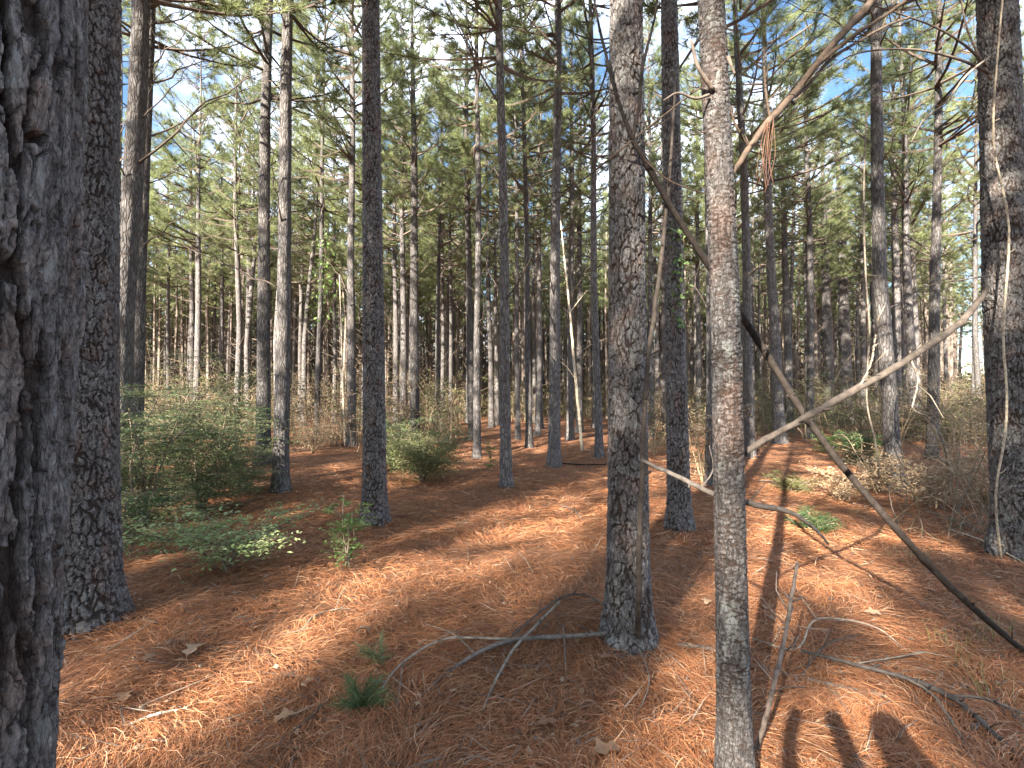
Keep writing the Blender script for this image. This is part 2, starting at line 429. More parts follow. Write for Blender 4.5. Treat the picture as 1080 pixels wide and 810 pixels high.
# ------------------------------------------------------------------ pine crowns (six shapes shared by every pine)
def needle_tufts(b, P, D, n, L0, L1, w, col0, col1, spread=.9, mi=0):
    """P tuft points, D directions"""
    m = len(P); P = np.repeat(P, n, 0); D = np.repeat(D, n, 0)
    v = D + rng.normal(0, spread, (m * n, 3)) * .6; v /= np.linalg.norm(v, axis=1, keepdims=True)
    L = rng.uniform(L0, L1, m * n)[:, None]
    s = np.cross(v, rng.normal(0, 1, (m * n, 3))); s /= np.linalg.norm(s, axis=1, keepdims=True)
    start = P - D * rng.random((m * n, 1)) * .10
    V = np.stack([start + s * w * .5, start - s * w * .5, start + v * L + np.array([0, 0, -.15]) * L * rng.random((m * n, 1))], 1)
    t = rng.random((m, 1)); c = np.repeat(col0 * (1 - t) + col1 * t, n, 0) * rng.uniform(.75, 1.25, (m * n, 1))
    b.add(V.reshape(-1, 3), None, np.arange(m * n * 3).reshape(-1, 3), np.repeat(c, 3, 0), mi)

CROWN_H = 9.6
G0 = np.array([.132, .168, .080]); G1 = np.array([.30, .335, .155])
def crown_mesh(seed, dens=1.0):
    global rng
    keep = rng; rng = np.random.default_rng(1000 + seed)
    b = MB(); TP = []; TD = []
    barkc = np.array([.125, .098, .080])
    z = 0.0; k = 0
    lop = rng.uniform(0, 6.28)
    while z < CROWN_H - .3:
        f = z / CROWN_H
        for j in range(rng.integers(3, 6)):
            a = rng.random() * 6.283
            L = (2.35 * (1 - f) ** .75 + .25) * rng.uniform(.55, 1.15) * (1 + .25 * math.cos(a - lop))
            if f < .12: L *= .75
            el = math.radians(rng.uniform(2, 28) + 32 * f)
            n = 6; t = np.linspace(0, 1, n)
            hd = np.array([math.cos(a), math.sin(a), 0]); bend = rng.normal(0, .22)
            sd = np.array([-hd[1], hd[0], 0])
            path = np.array([0, 0, z + rng.uniform(-.15, .15)]) + hd * (t * L * math.cos(el))[:, None] + sd * (bend * t ** 2 * L * .6)[:, None]
            path[:, 2] += L * (math.sin(el) * t + .09 * t ** 2 - .05 * np.sin(t * 3.1))
            path += rng.normal(0, .02, path.shape) * t[:, None]
            b.tube(path, np.interp(t, [0, 1], [.014 + .011 * L, .006]), 4, barkc, 1, cap=False)
            for q in range(int(2 + L * 4.2 * dens)):
                tt = rng.uniform(.30, 1) ** .8
                p = np.array([np.interp(tt, t, path[:, c]) for c in range(3)])
                dv = hd * .8 + sd * rng.choice([-1, 1]) * rng.uniform(.2, 1.2) + np.array([0, 0, rng.uniform(-.1, .8)])
                dv /= np.linalg.norm(dv); l2 = rng.uniform(.12, .55) * (1.15 - .5 * tt)
                e = p + dv * l2
                b.tube(np.array([p, (p + e) / 2 + rng.normal(0, .02, 3), e]), [.007, .006, .004], 3, barkc, 1, cap=False)
                dv2 = dv + np.array([0, 0, .25]); dv2 /= np.linalg.norm(dv2)
                TP.append(e); TD.append(dv2)
                if rng.random() < .45: TP.append((p + e) / 2 + rng.normal(0, .05, 3)); TD.append(dv2)
            TP.append(path[-1]); TD.append(hd * .8 + np.array([0, 0, .6]))
        z += rng.uniform(.34, .62)
    needle_tufts(b, np.array(TP), np.array(TD), 34, .16, .30, .0095, G0, G1, spread=1.0, mi=0)
    rng = keep
    return b.mesh('crown', [M_NEEDLE, M_DEAD], smooth=False)
CROWNS = [crown_mesh(i, d) for i, d in enumerate((1.0, .8, 1.15, .7, .95, 1.25))]

# ------------------------------------------------------------------ dead side branches
def dead_branch_mesh(seed, L, twigs, r0=.011):
    global rng
    keep = rng; rng = np.random.default_rng(2000 + seed)
    b = MB(); n = 9; t = np.linspace(0, 1, n)
    el = rng.uniform(.2, 1.0)
    p = np.stack([t * L * math.cos(el), rng.normal(0, .16) * L * t ** 2, L * (math.sin(el) * t + rng.uniform(-.14, .08) * t ** 2)], 1)
    p[1:] += rng.normal(0, .014 * L, (n - 1, 3))
    c = np.array([.115, .092, .077])
    b.tube(p, np.interp(t, [0, 1], [r0 * (.75 + .35 * L), .0028]), 5, c)
    for _ in range(twigs):
        i = rng.integers(2, n - 1); q = p[i]
        d = (p[i] - p[i - 1]); d /= np.linalg.norm(d)
        d = d + rng.normal(0, .65, 3); d /= np.linalg.norm(d); l = rng.uniform(.15, .6) * L * (1.1 - i / n)
        e = np.array([q, q + d * l * .5 + rng.normal(0, .03, 3), q + d * l + rng.normal(0, .05, 3) + np.array([0, 0, l * .15])])
        b.tube(smooth_path(e, 6), np.linspace(.0045, .002, len(smooth_path(e, 6))), 3, c, cap=False)
    rng = keep
    return b.mesh('dead_branch', M_DEAD)
DEADS = [dead_branch_mesh(i, L, tw) for i, (L, tw) in enumerate([(.5, 1), (.9, 2), (1.3, 4), (1.7, 5), (2.1, 7), (1.1, 0), (1.5, 3), (2.4, 6), (.35, 0), (1.9, 2), (1.4, 6), (2.0, 9)])]

# ------------------------------------------------------------------ trunks
def trunk_radius(r, z, H):
    return r * np.interp(z, [0, 1.5, 4, 9, H - 1, H], [1.12, 1.0, .87, .66, .16, .03]) * (1 + .40 * np.exp(-z / .17))

def axis_points(base, pts, z):
    """trunk axis: base plus (z, dx) control points, extended upward"""
    zs = np.array([0] + [p[0] for p in pts]); dx = np.array([0] + [p[1] for p in pts])
    out = np.interp(z, zs, dx)
    sl = (dx[-1] - dx[-2]) / max(.3, zs[-1] - zs[-2]); sl = np.clip(sl, -.06, .06)
    over = z > zs[-1]
    return np.where(over, dx[-1] + sl * (z - zs[-1]) * np.exp(-(z - zs[-1]) / 18), out)

def trunk_mesh(r, H, pts, seed, sides=14, mat=None):
    rg = np.random.default_rng(seed)
    z = np.unique(np.concatenate([[-.08], [0, .06, .14, .25, .4], np.linspace(.7, H, 34)]))
    ax = axis_points(None, pts, np.maximum(z, 0))
    ax = ax + .02 * np.sin(z * .7 + rg.random() * 6) * np.minimum(1, z / 3); ay = .03 * np.sin(z * .5 + rg.random() * 6) * np.minimum(1, z / 3)
    rad = trunk_radius(r, np.maximum(z, 0), H)
    th = np.arange(sides) * 2 * np.pi / sides
    lob = 1 + .05 * np.sin(3 * th + rg.random() * 6)[None] + .03 * rg.normal(0, 1, (len(z), sides))
    V = np.stack([ax[:, None] + rad[:, None] * lob * np.cos(th)[None], ay[:, None] + rad[:, None] * lob * np.sin(th)[None], np.broadcast_to(z[:, None], (len(z), sides))], -1)
    n = len(z); i = np.arange(n - 1)[:, None] * sides; j = np.arange(sides)[None]; j2 = (j + 1) % sides
    b = MB(); b.add(V, np.stack([i + j, i + j2, i + sides + j2, i + sides + j], -1))
    return b.mesh('trunk', mat or M_BARK)

def hero_trunk_mesh(r, H, pts, seed, dz, nth, zfine, cw, ch, depth, dark=0.0, fe=0.0, lump=1.0):
    """trunk with its bark plates modelled up to zfine"""
    z = np.concatenate([np.arange(-.06, zfine, dz), np.linspace(zfine, H, 26)[0:]])
    th = np.arange(nth) * 2 * np.pi / nth
    TH, Z = np.meshgrid(th, z)
    circ = 2 * np.pi * r; U = TH * r
    nper = max(3, int(round(circ / cw)))
    uu = TH / (2 * np.pi) * nper; vv = Z / ch
    def cells(uu, vv, nper, seed, warp):
        w1 = (vnoise(uu * 1.0, vv * 2.2, seed + 1, nper) - .5) * warp + (vnoise(uu * 3.0, vv * 6, seed + 2, nper * 3) - .5) * warp * .45
        w1 = w1 + (vnoise(uu * 8.0, vv * 13, seed + 8, nper * 8) - .5) * warp * .28
        w2 = (vnoise(uu * 1.0, vv * 1.3, seed + 3, nper) - .5) * warp + (vnoise(uu * 3.0, vv * 5, seed + 4, nper * 3) - .5) * warp * .35
        uu = uu + w1; vv = vv + w2
        iu = np.floor(uu); iv = np.floor(vv)
        f1 = np.full(uu.shape, 9.0); f2 = np.full(uu.shape, 9.0); idt = np.zeros(uu.shape); du = np.zeros(uu.shape); dv = np.zeros(uu.shape)
        for a in (-1, 0, 1):
            for c in (-1, 0, 1):
                ci = iu + a; cj = iv + c; cw_ = np.mod(ci, nper)
                px_ = ci + .5 + .85 * (_hash(cw_, cj, seed + 5) - .5); py_ = cj + .5 + .85 * (_hash(cw_, cj, seed + 6) - .5)
                d = np.hypot(uu - px_, vv - py_); r_ = _hash(cw_, cj, seed + 7)
                near = d < f1
                f2 = np.where(near, f1, np.minimum(f2, d)); idt = np.where(near, r_, idt)
                du = np.where(near, uu - px_, du); dv = np.where(near, vv - py_, dv)
                f1 = np.where(near, d, f1)
        return f2 - f1, idt, du, dv
    e, pid, du, dv = cells(uu, vv, nper, seed * 31, .75)
    n2 = nper * 2
    e2, pid2, du2, dv2 = cells(uu * 2 + 0, vv * 2.6, n2, seed * 31 + 11, .7)
    wide = ss(.35, .8, vnoise(uu * .6, vv * .7, seed * 31 + 20, None))
    plate = ss(fe, fe + .13 - fe * .6, e - wide * .16)
    small = ss(.0, .10, e2)
    lay = vnoise(uu * 2.1, vv * 3.1, seed * 31 + 40, None) * .6 + vnoise(uu * 5.3, vv * 8.7, seed * 31 + 41, None) * .4
    grain0 = vnoise(TH * r / .008, Z / .012, seed + 72, None)
    lay = lay + .10 * vnoise(uu * 14, vv * 21, seed * 31 + 42, None)
    stp = lay * 7 + .5 * (grain0 - .5); terr = (np.floor(stp) + ss(.0, .16, stp - np.floor(stp))) / 7
    grain = vnoise(TH * r / .0045, Z / .016, seed + 70, None) * .6 + vnoise(TH * r / .0022, Z / .007, seed + 71, None) * .4
    fine = vnoise(TH * r / .006 * 0 + uu * 9, Z / .012, seed + 77, nper * 9)
    h = depth * (plate * (.50 + .45 * pid) + .34 * plate * small * (.5 + pid2) - .30 * lump * plate * dv + .20 * lump * plate * du2 * (pid2 - .5) + .85 * lump * plate * (terr - .35) + .26 * (grain - .5) + .05 * fine - .8)
    top = np.clip((zfine + .1 - Z) / .5, 0, 1); h = h * top
    rad = trunk_radius(r, np.maximum(z, 0), H)[:, None] + h
    ax = axis_points(None, pts, np.maximum(z, 0)); ay = .02 * np.sin(z * .5 + seed) * np.minimum(1, z / 3)
    rad = rad * (1 + .04 * np.sin(2 * TH + seed) + .02 * np.sin(5 * TH + Z * 1.3))
    V = np.stack([ax[:, None] + rad * np.cos(TH), ay[:, None] + rad * np.sin(TH), Z], -1)
    lich = ss(.55, .75, vnoise(uu * .45, Z * 3.0, seed + 90, None) * .6 + vnoise(uu * 1.5, Z * 9, seed + 91, None) * .4) * plate
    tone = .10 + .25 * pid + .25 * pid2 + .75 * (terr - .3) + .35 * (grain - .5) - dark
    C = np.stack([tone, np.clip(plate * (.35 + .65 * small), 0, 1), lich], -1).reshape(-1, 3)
    n = len(z); i = np.arange(n - 1)[:, None] * nth; j = np.arange(nth)[None]; j2 = (j + 1) % nth
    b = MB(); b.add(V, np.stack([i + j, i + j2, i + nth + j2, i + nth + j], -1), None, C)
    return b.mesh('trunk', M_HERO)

def dress(root, r, H, pts, seed, crown=True, nb=10, zlo=2.6, zhi=9.2, yaw_bias=None):
    rg = np.random.default_rng(seed + 500)
    zc = H - CROWN_H * (H / 17.5)
    if crown:
        s = (H / 17.5) * rg.uniform(.9, 1.12)
        link('crown', CROWNS[rg.integers(len(CROWNS))], root, (float(axis_points(None, pts, np.array([zc]))[0]), 0, zc), rg.random() * 6.28, (s * rg.uniform(.85, 1.15), s * rg.uniform(.85, 1.15), (H - zc) / CROWN_H))
    for _ in range(nb):
        z = zlo + (zhi - zlo) * rg.random() ** .75
        a = rg.random() * 6.283
        rr = float(trunk_radius(r, np.array([z]), H)[0]) * .85
        x = float(axis_points(None, pts, np.array([z]))[0])
        o = link('dead_branch', DEADS[rg.integers(len(DEADS))], root, (x + rr * math.cos(a), rr * math.sin(a), z), a, rg.uniform(.7, 1.15))
    return root

TREES = []
def pine(label, x0, x300, xb, by, w, hero=None, H=None, nb=10, crown=True, d=None, base=None, group='pine trees of the stand', zlo=2.6, name='pine_tree'):
    """a pine from what the photo shows of it: trunk x at y=0, y=300 and the base, base y, trunk width in pixels"""
    if base is None: base = gp(xb, by)
    dist = base[1]; k = len(TREES)
    r = w / 2 * dist / F
    p3 = px(x300, 300, dist); p0 = px(x0, 0, dist)
    pts = [(p3[2] - base[2], p3[0] - base[0]), (p0[2] - base[2], p0[0] - base[0])]
    H = H or (15.8 + 2.6 * random.random())
    root = thing(name, label, 'pine tree', base, group)
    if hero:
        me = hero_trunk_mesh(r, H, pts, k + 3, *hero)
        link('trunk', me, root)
    else:
        link('trunk', trunk_mesh(r, H, pts, k), root)
    dress(root, r, H, pts, k, crown, nb, zlo)
    TREES.append((base[0], base[1]))
    return root, r, pts, H

# name of each: label, x(y=0), x(y=300), x(base), y(base), width
# -- the two big trunks at the left edge
pine('huge pine trunk filling the left edge, deeply furrowed grey bark up close', -20, -38, -112, 1290, 190, hero=(.0024, 480, 2.5, .048, .40, .025, 0.0, .06, .5), nb=2, zlo=5, d=None)
pine('thick pine just behind the huge foreground trunk, flaky grey bark', 100, 96, 92, 652, 52, hero=(.0050, 210, 5.2, .034, .10, .011), nb=4, zlo=5)
T_CENTRE = pine('stout flaky barked pine standing in the needles right of centre, dark pole against it', 661, 661, 663, 668, 40, hero=(.0045, 220, 4.8, .032, .095, .009), nb=3, zlo=4.6)
T_THIN = pine('slim foreground pine with pale scaly bark, leaning slightly left, fallen branches propped on it', 752, 765, 776, 838, 30, hero=(.0032, 150, 3.4, .040, .022, .0030, .58), H=12.5, nb=2, zlo=3.6)
T_RIGHT = pine('large dark pine at the right edge wrapped in pale vines', 1051, 1063, 1078, 582, 40, hero=(.0070, 180, 6.5, .036, .11, .012), nb=3, zlo=5)
pine('straight grey pine behind the slim pale one, green vine leaves on its trunk', 705, 711, 717, 556, 20, hero=(.009, 120, 7, .036, .08, .009), nb=6, zlo=4.5)
pine('shaded straight pine beside the small green plant, left of centre', 391, 394, 395, 550, 22, hero=(.009, 120, 7, .036, .08, .010), nb=6, zlo=4.5)
# -- middle ground
pine('tall pine rising from the left thicket, thicker of the close pair', 147, 131, 124, 540, 22, nb=14)
pine('thinner pine of the close pair rising from the left thicket', 158, 146, 141, 508, 15, nb=16)
pine('dark pine at the right edge of the left thicket, left of the sunlit one', 284, 278, 278, 490, 14, nb=16)
pine('pine with a sunlit pale scar on its trunk near the left thicket', 306, 298, 296, 518, 15, nb=16)
pine('narrow dark pine standing behind the left shrubs, left of the shaded straight pine', 371, 371, 371, 470, 9, nb=16)
pine('pine with a bright sunlit lower trunk behind the middle shrub', 435, 437, 437, 468, 10, nb=16)
pine('pale grey pine touching the left side of the bright sunlit one', 423, 425, 426, 460, 7.5, nb=12)
pine('faint pine second to the left of the bright sunlit one', 414, 417, 418, 453, 6, nb=12)
pine('dark pine at the far left end of the central row, near the needle path', 491, 494, 498, 464, 8, nb=14)
pine('dark pine touching the right side of the leftmost one in the central row', 503, 504, 503, 483, 7.5, nb=14)
pine('clear standing slender pine in mid path with reddish needles at its foot', 527, 531, 534, 513, 11, nb=16)
pine('very thin dark pine just right of the slender mid path one', 543, 545, 546, 464, 5.5, nb=10)
pine('dark pine between the slender mid path one and the half sunlit one', 549, 556, 558, 472, 7, nb=14)
pine('half sunlit pine with pale left flank in the middle of the needle path', 588, 586, 584, 492, 12, nb=16)
pine('thin pine far behind, just left of the half sunlit one', 571, 569, 570, 452, 6, nb=10)
pine('dark pine behind the pale leaning dead sapling', 604, 602, 601, 464, 7.5, nb=14)
pine('dark pine close behind the leaning dead sapling, on its right', 613, 611, 611, 456, 7, nb=12)
pine('brown grey pine just left of the stout flaky barked one', 623, 627, 632, 482, 8, nb=16)
pine('pale lit pine with dangling brown leaves behind the slim foreground one', 745, 750, 748, 512, 8.5, nb=8)
pine('dark pine half hidden behind the slim foreground one on its right', 776, 788, 791, 482, 10, nb=14)
pine('thin pine squeezed between the slim foreground one and its dark neighbour', 764, 776, 782, 458, 6, nb=10)
pine('dark leaning pine above the crossing of the two fallen branches', 803, 814, 823, 468, 11, nb=16)
pine('dark narrow pine just right of the one above the crossing branches', 820, 829, 832, 456, 8, nb=14)
pine('pale sunlit pine behind the grey slanting branch, left of a dark pair', 864, 871, 875, 450, 10, nb=16)
pine('thick brown pine behind the grey slanting branch with a green shrub at its foot', 878, 889, 893, 447, 13, nb=16)
pine('tall light barked pine with a kinked pale base among dry weeds', 925, 927, 944, 515, 14, nb=16)
pine('dim pine hidden just right of the kinked base pine', 940, 945, 946, 456, 9, nb=12)
pine('dark pine right of the kinked base pine, second from the open sky', 948, 958, 965, 462, 9, nb=14)
pine('dark slim pine standing alone before the open sky on the right', 992, 986, 983, 484, 10, nb=18)
pine('thin young pine nearest the large dark tree at the right edge, against open sky', 1030, 1028, 1027, 452, 5, nb=10, H=11)
# -- farther, still told apart
pine('thin pine above the left thicket, first one right of the close pair', 201, 202, 203, 448, 6, nb=14)
pine('dark thin pine above the middle of the left thicket', 233, 234, 234, 446, 5.5, nb=14)
pine('dark pine with a light sapling before it, left of the thicket edge pine', 265, 262, 262, 448, 7, nb=14)
pine('thin pine with a sunlit lower trunk and green vine leaves left of centre', 343, 338, 334, 465, 6, nb=12)
pine('thin far pine just right of the vine covered thin one', 352, 353, 353, 446, 4.5, nb=10)
pine('thin pine right of the bright sunlit lower trunk', 466, 467, 467, 450, 4.5, nb=10)
pine('twin thin pine closest to the central row on its left', 474, 475, 476, 450, 4.5, nb=10)
pine('narrow pine behind the dark centre pole, just right of the stout flaky barked one', 684, 686, 687, 462, 6, nb=10)
pine('narrow pine in the gap left of the straight vine leafed trunk', 697, 699, 700, 455, 5, nb=10)
pine('slim pine between the vine leafed trunk and the pale lit one', 734, 736, 737, 455, 5.5, nb=10)
pine('thin pine just left of the pale sunlit one behind the slanting branch', 846, 850, 852, 450, 5.5, nb=10)
pine('thin pine between the thick brown one and the kinked base pine', 906, 910, 911, 450, 5.5, nb=10)

# ------------------------------------------------------------------ far pines: six trunks copied over the back of the stand
FAR = []
for s in range(6):
    H = 16.0 + .4 * s
    pts = [(4.0, random.uniform(-.12, .12)), (8.0, random.uniform(-.2, .2))]
    me = trunk_mesh(.125, H, pts, 300 + s, 8, M_BARKF)
    FAR.append((me, H, pts))
def far_pine(x, y, label, group, nb, rg, sc=1.0):
    me, H, pts = FAR[rg.integers(6)]
    z = float(ground_h(x, y))
    root = thing('pine_tree', label, 'pine tree', (x, y, z), group)
    a = rg.random() * 6.28
    root.rotation_euler = (rg.normal(0, .012), rg.normal(0, .012), a)
    root.scale = (sc,) * 3
    link('trunk', me, root, scale=(rg.uniform(.8, 1.15),) * 2 + (1,))
    zc = H - CROWN_H * (H / 17.5)
    link('crown', CROWNS[rg.integers(6)], root, (float(axis_points(None, pts, np.array([zc]))[0]), 0, zc), rg.random() * 6.28, (H / 17.5) * rg.uniform(.9, 1.15))
    for _ in range(nb):
        zz = 2 + 7.5 * rg.random() ** .8; aa = rg.random() * 6.28
        link('dead_branch', DEADS[rg.integers(len(DEADS))], root, (float(axis_points(None, pts, np.array([zz]))[0]), 0, zz), aa, rg.uniform(.7, 1.2))
    return root

rg = np.random.default_rng(77)
placed = list(TREES); nfar = 0; tries = 0
while nfar < 240 and tries < 20000:
    tries += 1
    d = 17 + 43 * rg.random() ** .8
    u = rg.uniform(-60, 1130)
    x = (u - 540) / F * d
    if u > 985 and rg.random() > .20: continue
    if 900 < u < 985 and d > 32 and rg.random() > .3: continue
    if any((x - a) ** 2 + (d - b) ** 2 < (1.9 if d < 40 else 1.6) ** 2 for a, b in placed): continue
    placed.append((x, d)); nfar += 1
    far_pine(x, d, 'slender pine trunk deep in the stand, one of the crowded far ones', 'far pines deep in the stand', 6 if d < 38 else 3, rg)

# ------------------------------------------------------------------ pines on the sunward side, whose shade falls across the needles
rg = np.random.default_rng(2024)
sx, sy = sun_dir; qx, qy = -sy, sx
LIT = [gp(*p) for p in ((110, 790), (250, 725), (520, 605), (705, 520), (740, 640), (960, 595), (190, 500), (235, 575), (150, 540), (430, 500), (1000, 660), (860, 590), (850, 740), (225, 580))]
def shades(x, y):
    t = -(x * -sx + y * -sy); q = x * qx + y * qy
    for p in LIT:
        s_ = -(p[0] * sx + p[1] * sy); dt = (x * sx + y * sy) + s_; dq = abs(q - (p[0] * qx + p[1] * qy))
        zz = dt * math.tan(SUN_EL)
        if dt > 0 and ((dq < .5 and 6.5 < zz < 17.0) or (dq < .25 and zz < 17)): return True
    return False
nsun = 0; tries = 0; sunward = []
while nsun < 84 and tries < 8000:
    tries += 1
    t = rg.uniform(3, 44); q = rg.uniform(-16, 14)
    x = sx * t + qx * q; y = sy * t + qy * q
    if y > -1.5 and abs(x) < 3: continue
    if y > -.6: continue
    if any((x - a) ** 2 + (y - b) ** 2 < 2.7 ** 2 for a, b in sunward): continue
    if t < 14 and abs(q) < 1.2: continue
    if shades(x, y): continue
    sunward.append((x, y)); nsun += 1
    far_pine(x, y, 'unseen pine added on the sunward side to shade the nearest trunks', 'pines on the sunward side', 5, rg)

# pines, most squeezed slim, added out of view to shade the nearest trunks
for q, t, sxy, szz in ((-1.25, 6.5, .26, .42), (-1.2, 11, .26, .60), (-1.3, 16, .24, .8), 
                      (-5.2, 13, .6, .8), (-1.0, 8.5, .2, .45), (1.8, 9, .22, .5), (1.72, 14, .25, .75), (-4.5, 12, .24, .7), (-4.55, 18, .3, .95), (-.98, 13.5, .24, .7), (-1.05, 19, .3, .9), (2.3, 19, .75, 1), (1.9, 12, .36, .68), (4.2, 17, .7, .9)):
    o = far_pine(sx * t + qx * q, sy * t + qy * q, 'unseen pine added on the sunward side to shade the nearest trunks', 'pines on the sunward side', 2, rg)
    o.scale = (sxy, sxy, szz)

# ------------------------------------------------------------------ distant woods: one mass
def leaf_quads(b, P, size, cols, up=.5, aspect=2.2, mi=0):
    n = len(P)
    nrm = rng.normal(0, 1, (n, 3)); nrm[:, 2] = np.abs(nrm[:, 2]) + up * 2; nrm /= np.linalg.norm(nrm, axis=1, keepdims=True)
    u = np.cross(nrm, rng.normal(0, 1, (n, 3))); u /= np.linalg.norm(u, axis=1, keepdims=True); v = np.cross(nrm, u)
    s = (size * rng.uniform(.6, 1.35, n))[:, None]
    V = np.stack([P - u * s * .5, P + v * s / aspect * .5 + nrm * s * .06, P + u * s * .5, P - v * s / aspect * .5 + nrm * s * .06], 1)
    b.add(V.reshape(-1, 3), np.arange(n * 4).reshape(-1, 4), None, np.repeat(cols, 4, 0), mi)

def distant_woods():
    global rng
    rng = np.random.default_rng(404)
    b = MB(); TP = []; TD = []
    for _ in range(2500):
        d = 33 + 77 * rng.random(); u = rng.uniform(-120, 1010 if rng.random() < .95 else 1200)
        x = (u - 540) / F * d
        H = rng.uniform(13, 18); r = rng.uniform(.06, .14)
        b.tube(np.array([[x, d, -.1], [x + rng.normal(0, .15), d, H * .5], [x + rng.normal(0, .3), d, H]]), [r, r * .75, .03], 5, np.array([.21, .175, .15]) * rng.uniform(.6, 1.25), 1, cap=False)
        for k in range(42):
            z = H * .5 + (H * .52) * rng.random(); rr = 2.1 * (1 - (z - H * .5) / (H * .56)) ** .7 + .2
            a = rng.random() * 6.28; q = rr * rng.random() ** .5
            TP.append([x + q * math.cos(a), d + q * math.sin(a), z]); TD.append([math.cos(a) * .6, math.sin(a) * .6, .7])
        for k in range(9):
            z = 1.5 + (H * .5) * rng.random(); a = rng.random() * 6.28; L = rng.uniform(.6, 2.2)
            p = np.array([x, d, z]); e = p + L * np.array([math.cos(a), math.sin(a), rng.uniform(.1, .7)])
            b.tube(np.array([p, e]), [.022, .008], 3, np.array([.20, .16, .13]), 1, cap=False)
    needle_tufts(b, np.array(TP), np.array(TD), 10, .2, .42, .05, G0, G1, spread=1.2, mi=0)
    # understorey between the far trunks: thin stems, brown and olive leaves
    BP = []; BC = []
    pal = np.array([[.13, .095, .060], [.10, .075, .050], [.17, .13, .085], [.11, .11, .05], [.09, .10, .045]])
    for _ in range(7500):
        d = 46 + 62 * rng.random(); u = rng.uniform(-140, 1220); x = (u - 540) / F * d
        hh = rng.uniform(1.5, 13.5) ** 1 * (1 if u < 940 else .38)
        p = np.array([[x, d, 0], [x + rng.normal(0, .2), d, hh * .5], [x + rng.normal(0, .5), d, hh]])
        b.tube(p, [.035, .028, .01], 3, np.array([.20, .155, .12]) * rng.uniform(.6, 1.4), 1, cap=False)
        m = rng.integers(14, 38); z = hh * rng.uniform(.10, 1.05, m)
        BP.append(np.stack([x + rng.normal(0, .55, m), d + rng.normal(0, .5, m), z], 1)); BC.append(pal[rng.integers(5, size=m)] * rng.uniform(.7, 1.3, (m, 1)))
    leaf_quads(b, np.vstack(BP), .50, np.vstack(BC), up=.1, mi=2)
    o = b.build('distant_woods', [M_NEEDLE, M_DEAD, M_DRY], smooth=False)
    tag(o, 'far mass of pines closing off the view behind the stand', 'woods', kind='stuff')
distant_woods()

# ------------------------------------------------------------------ undergrowth far in the stand: one mass of twigs and dry leaves
def undergrowth():
    global rng
    rng = np.random.default_rng(99)
    b = MB(); LP = []; LC = []
    tans = np.array([[.15, .108, .07], [.12, .082, .055], [.20, .158, .105], [.095, .075, .055]])
    greens = np.array([[.10, .12, .05], [.075, .10, .045], [.15, .155, .065]])
    n = 0
    while n < 6800:
        d = 13 + 47 * rng.random() ** .9; u = rng.uniform(60, 1120); x = (u - 540) / F * d
        # keep the needle path clear
        if 485 < u < 660 and d < 26: continue
        if 400 < u < 860 and d < 18 and rng.random() < .35: continue
        dens = vnoise(x * .35, d * .35, 71)
        if dens < .30: continue
        n += 1
        h = rng.uniform(.5, 1.4) + 2.2 * max(0, dens - .45) * rng.random() * 2 + min(1, d / 30) * 2.6 * rng.random() ** 2.2
        z = float(ground_h(x, d))
        p = smooth_path(np.array([[x, d, z], [x + rng.normal(0, .12), d + rng.normal(0, .12), z + h * .5], [x + rng.normal(0, .6) * min(h, 2), d + rng.normal(0, .6) * min(h, 2), z + h * rng.uniform(.6, 1)]]), 6)
        c = tans[rng.integers(4)] * rng.uniform(.8, 1.3)
        b.tube(p, np.linspace(.012, .004, len(p)), 3, c, 1, cap=False)
        gr = vnoise(x * .2 + 9, d * .2, 72) > .44
        for k in range(rng.integers(3, 7)):
            i = rng.integers(1, len(p)); q = p[i]; e = q + rng.normal(0, .4, 3) * np.array([1, 1, .6]) + np.array([0, 0, .15])
            b.tube(np.array([q, e]), [.006, .003], 3, c, 1, cap=False)
            m = rng.integers(4, 18)
            t = rng.random((m, 1)); LP.append(q * (1 - t) + e * t + rng.normal(0, .06, (m, 3)))
            pal = greens if gr else tans
            LC.append(pal[rng.integers(len(pal), size=m)] * rng.uniform(.7, 1.3, (m, 1)))
    LP = np.vstack(LP); LC = np.vstack(LC)
    leaf_quads(b, LP, .075, LC, up=.2)
    o = b.build('undergrowth', [M_DRY, M_DEAD], smooth=False)
    tag(o, 'tangled tan and olive undergrowth between the far trunks', 'undergrowth', kind='stuff')
undergrowth()

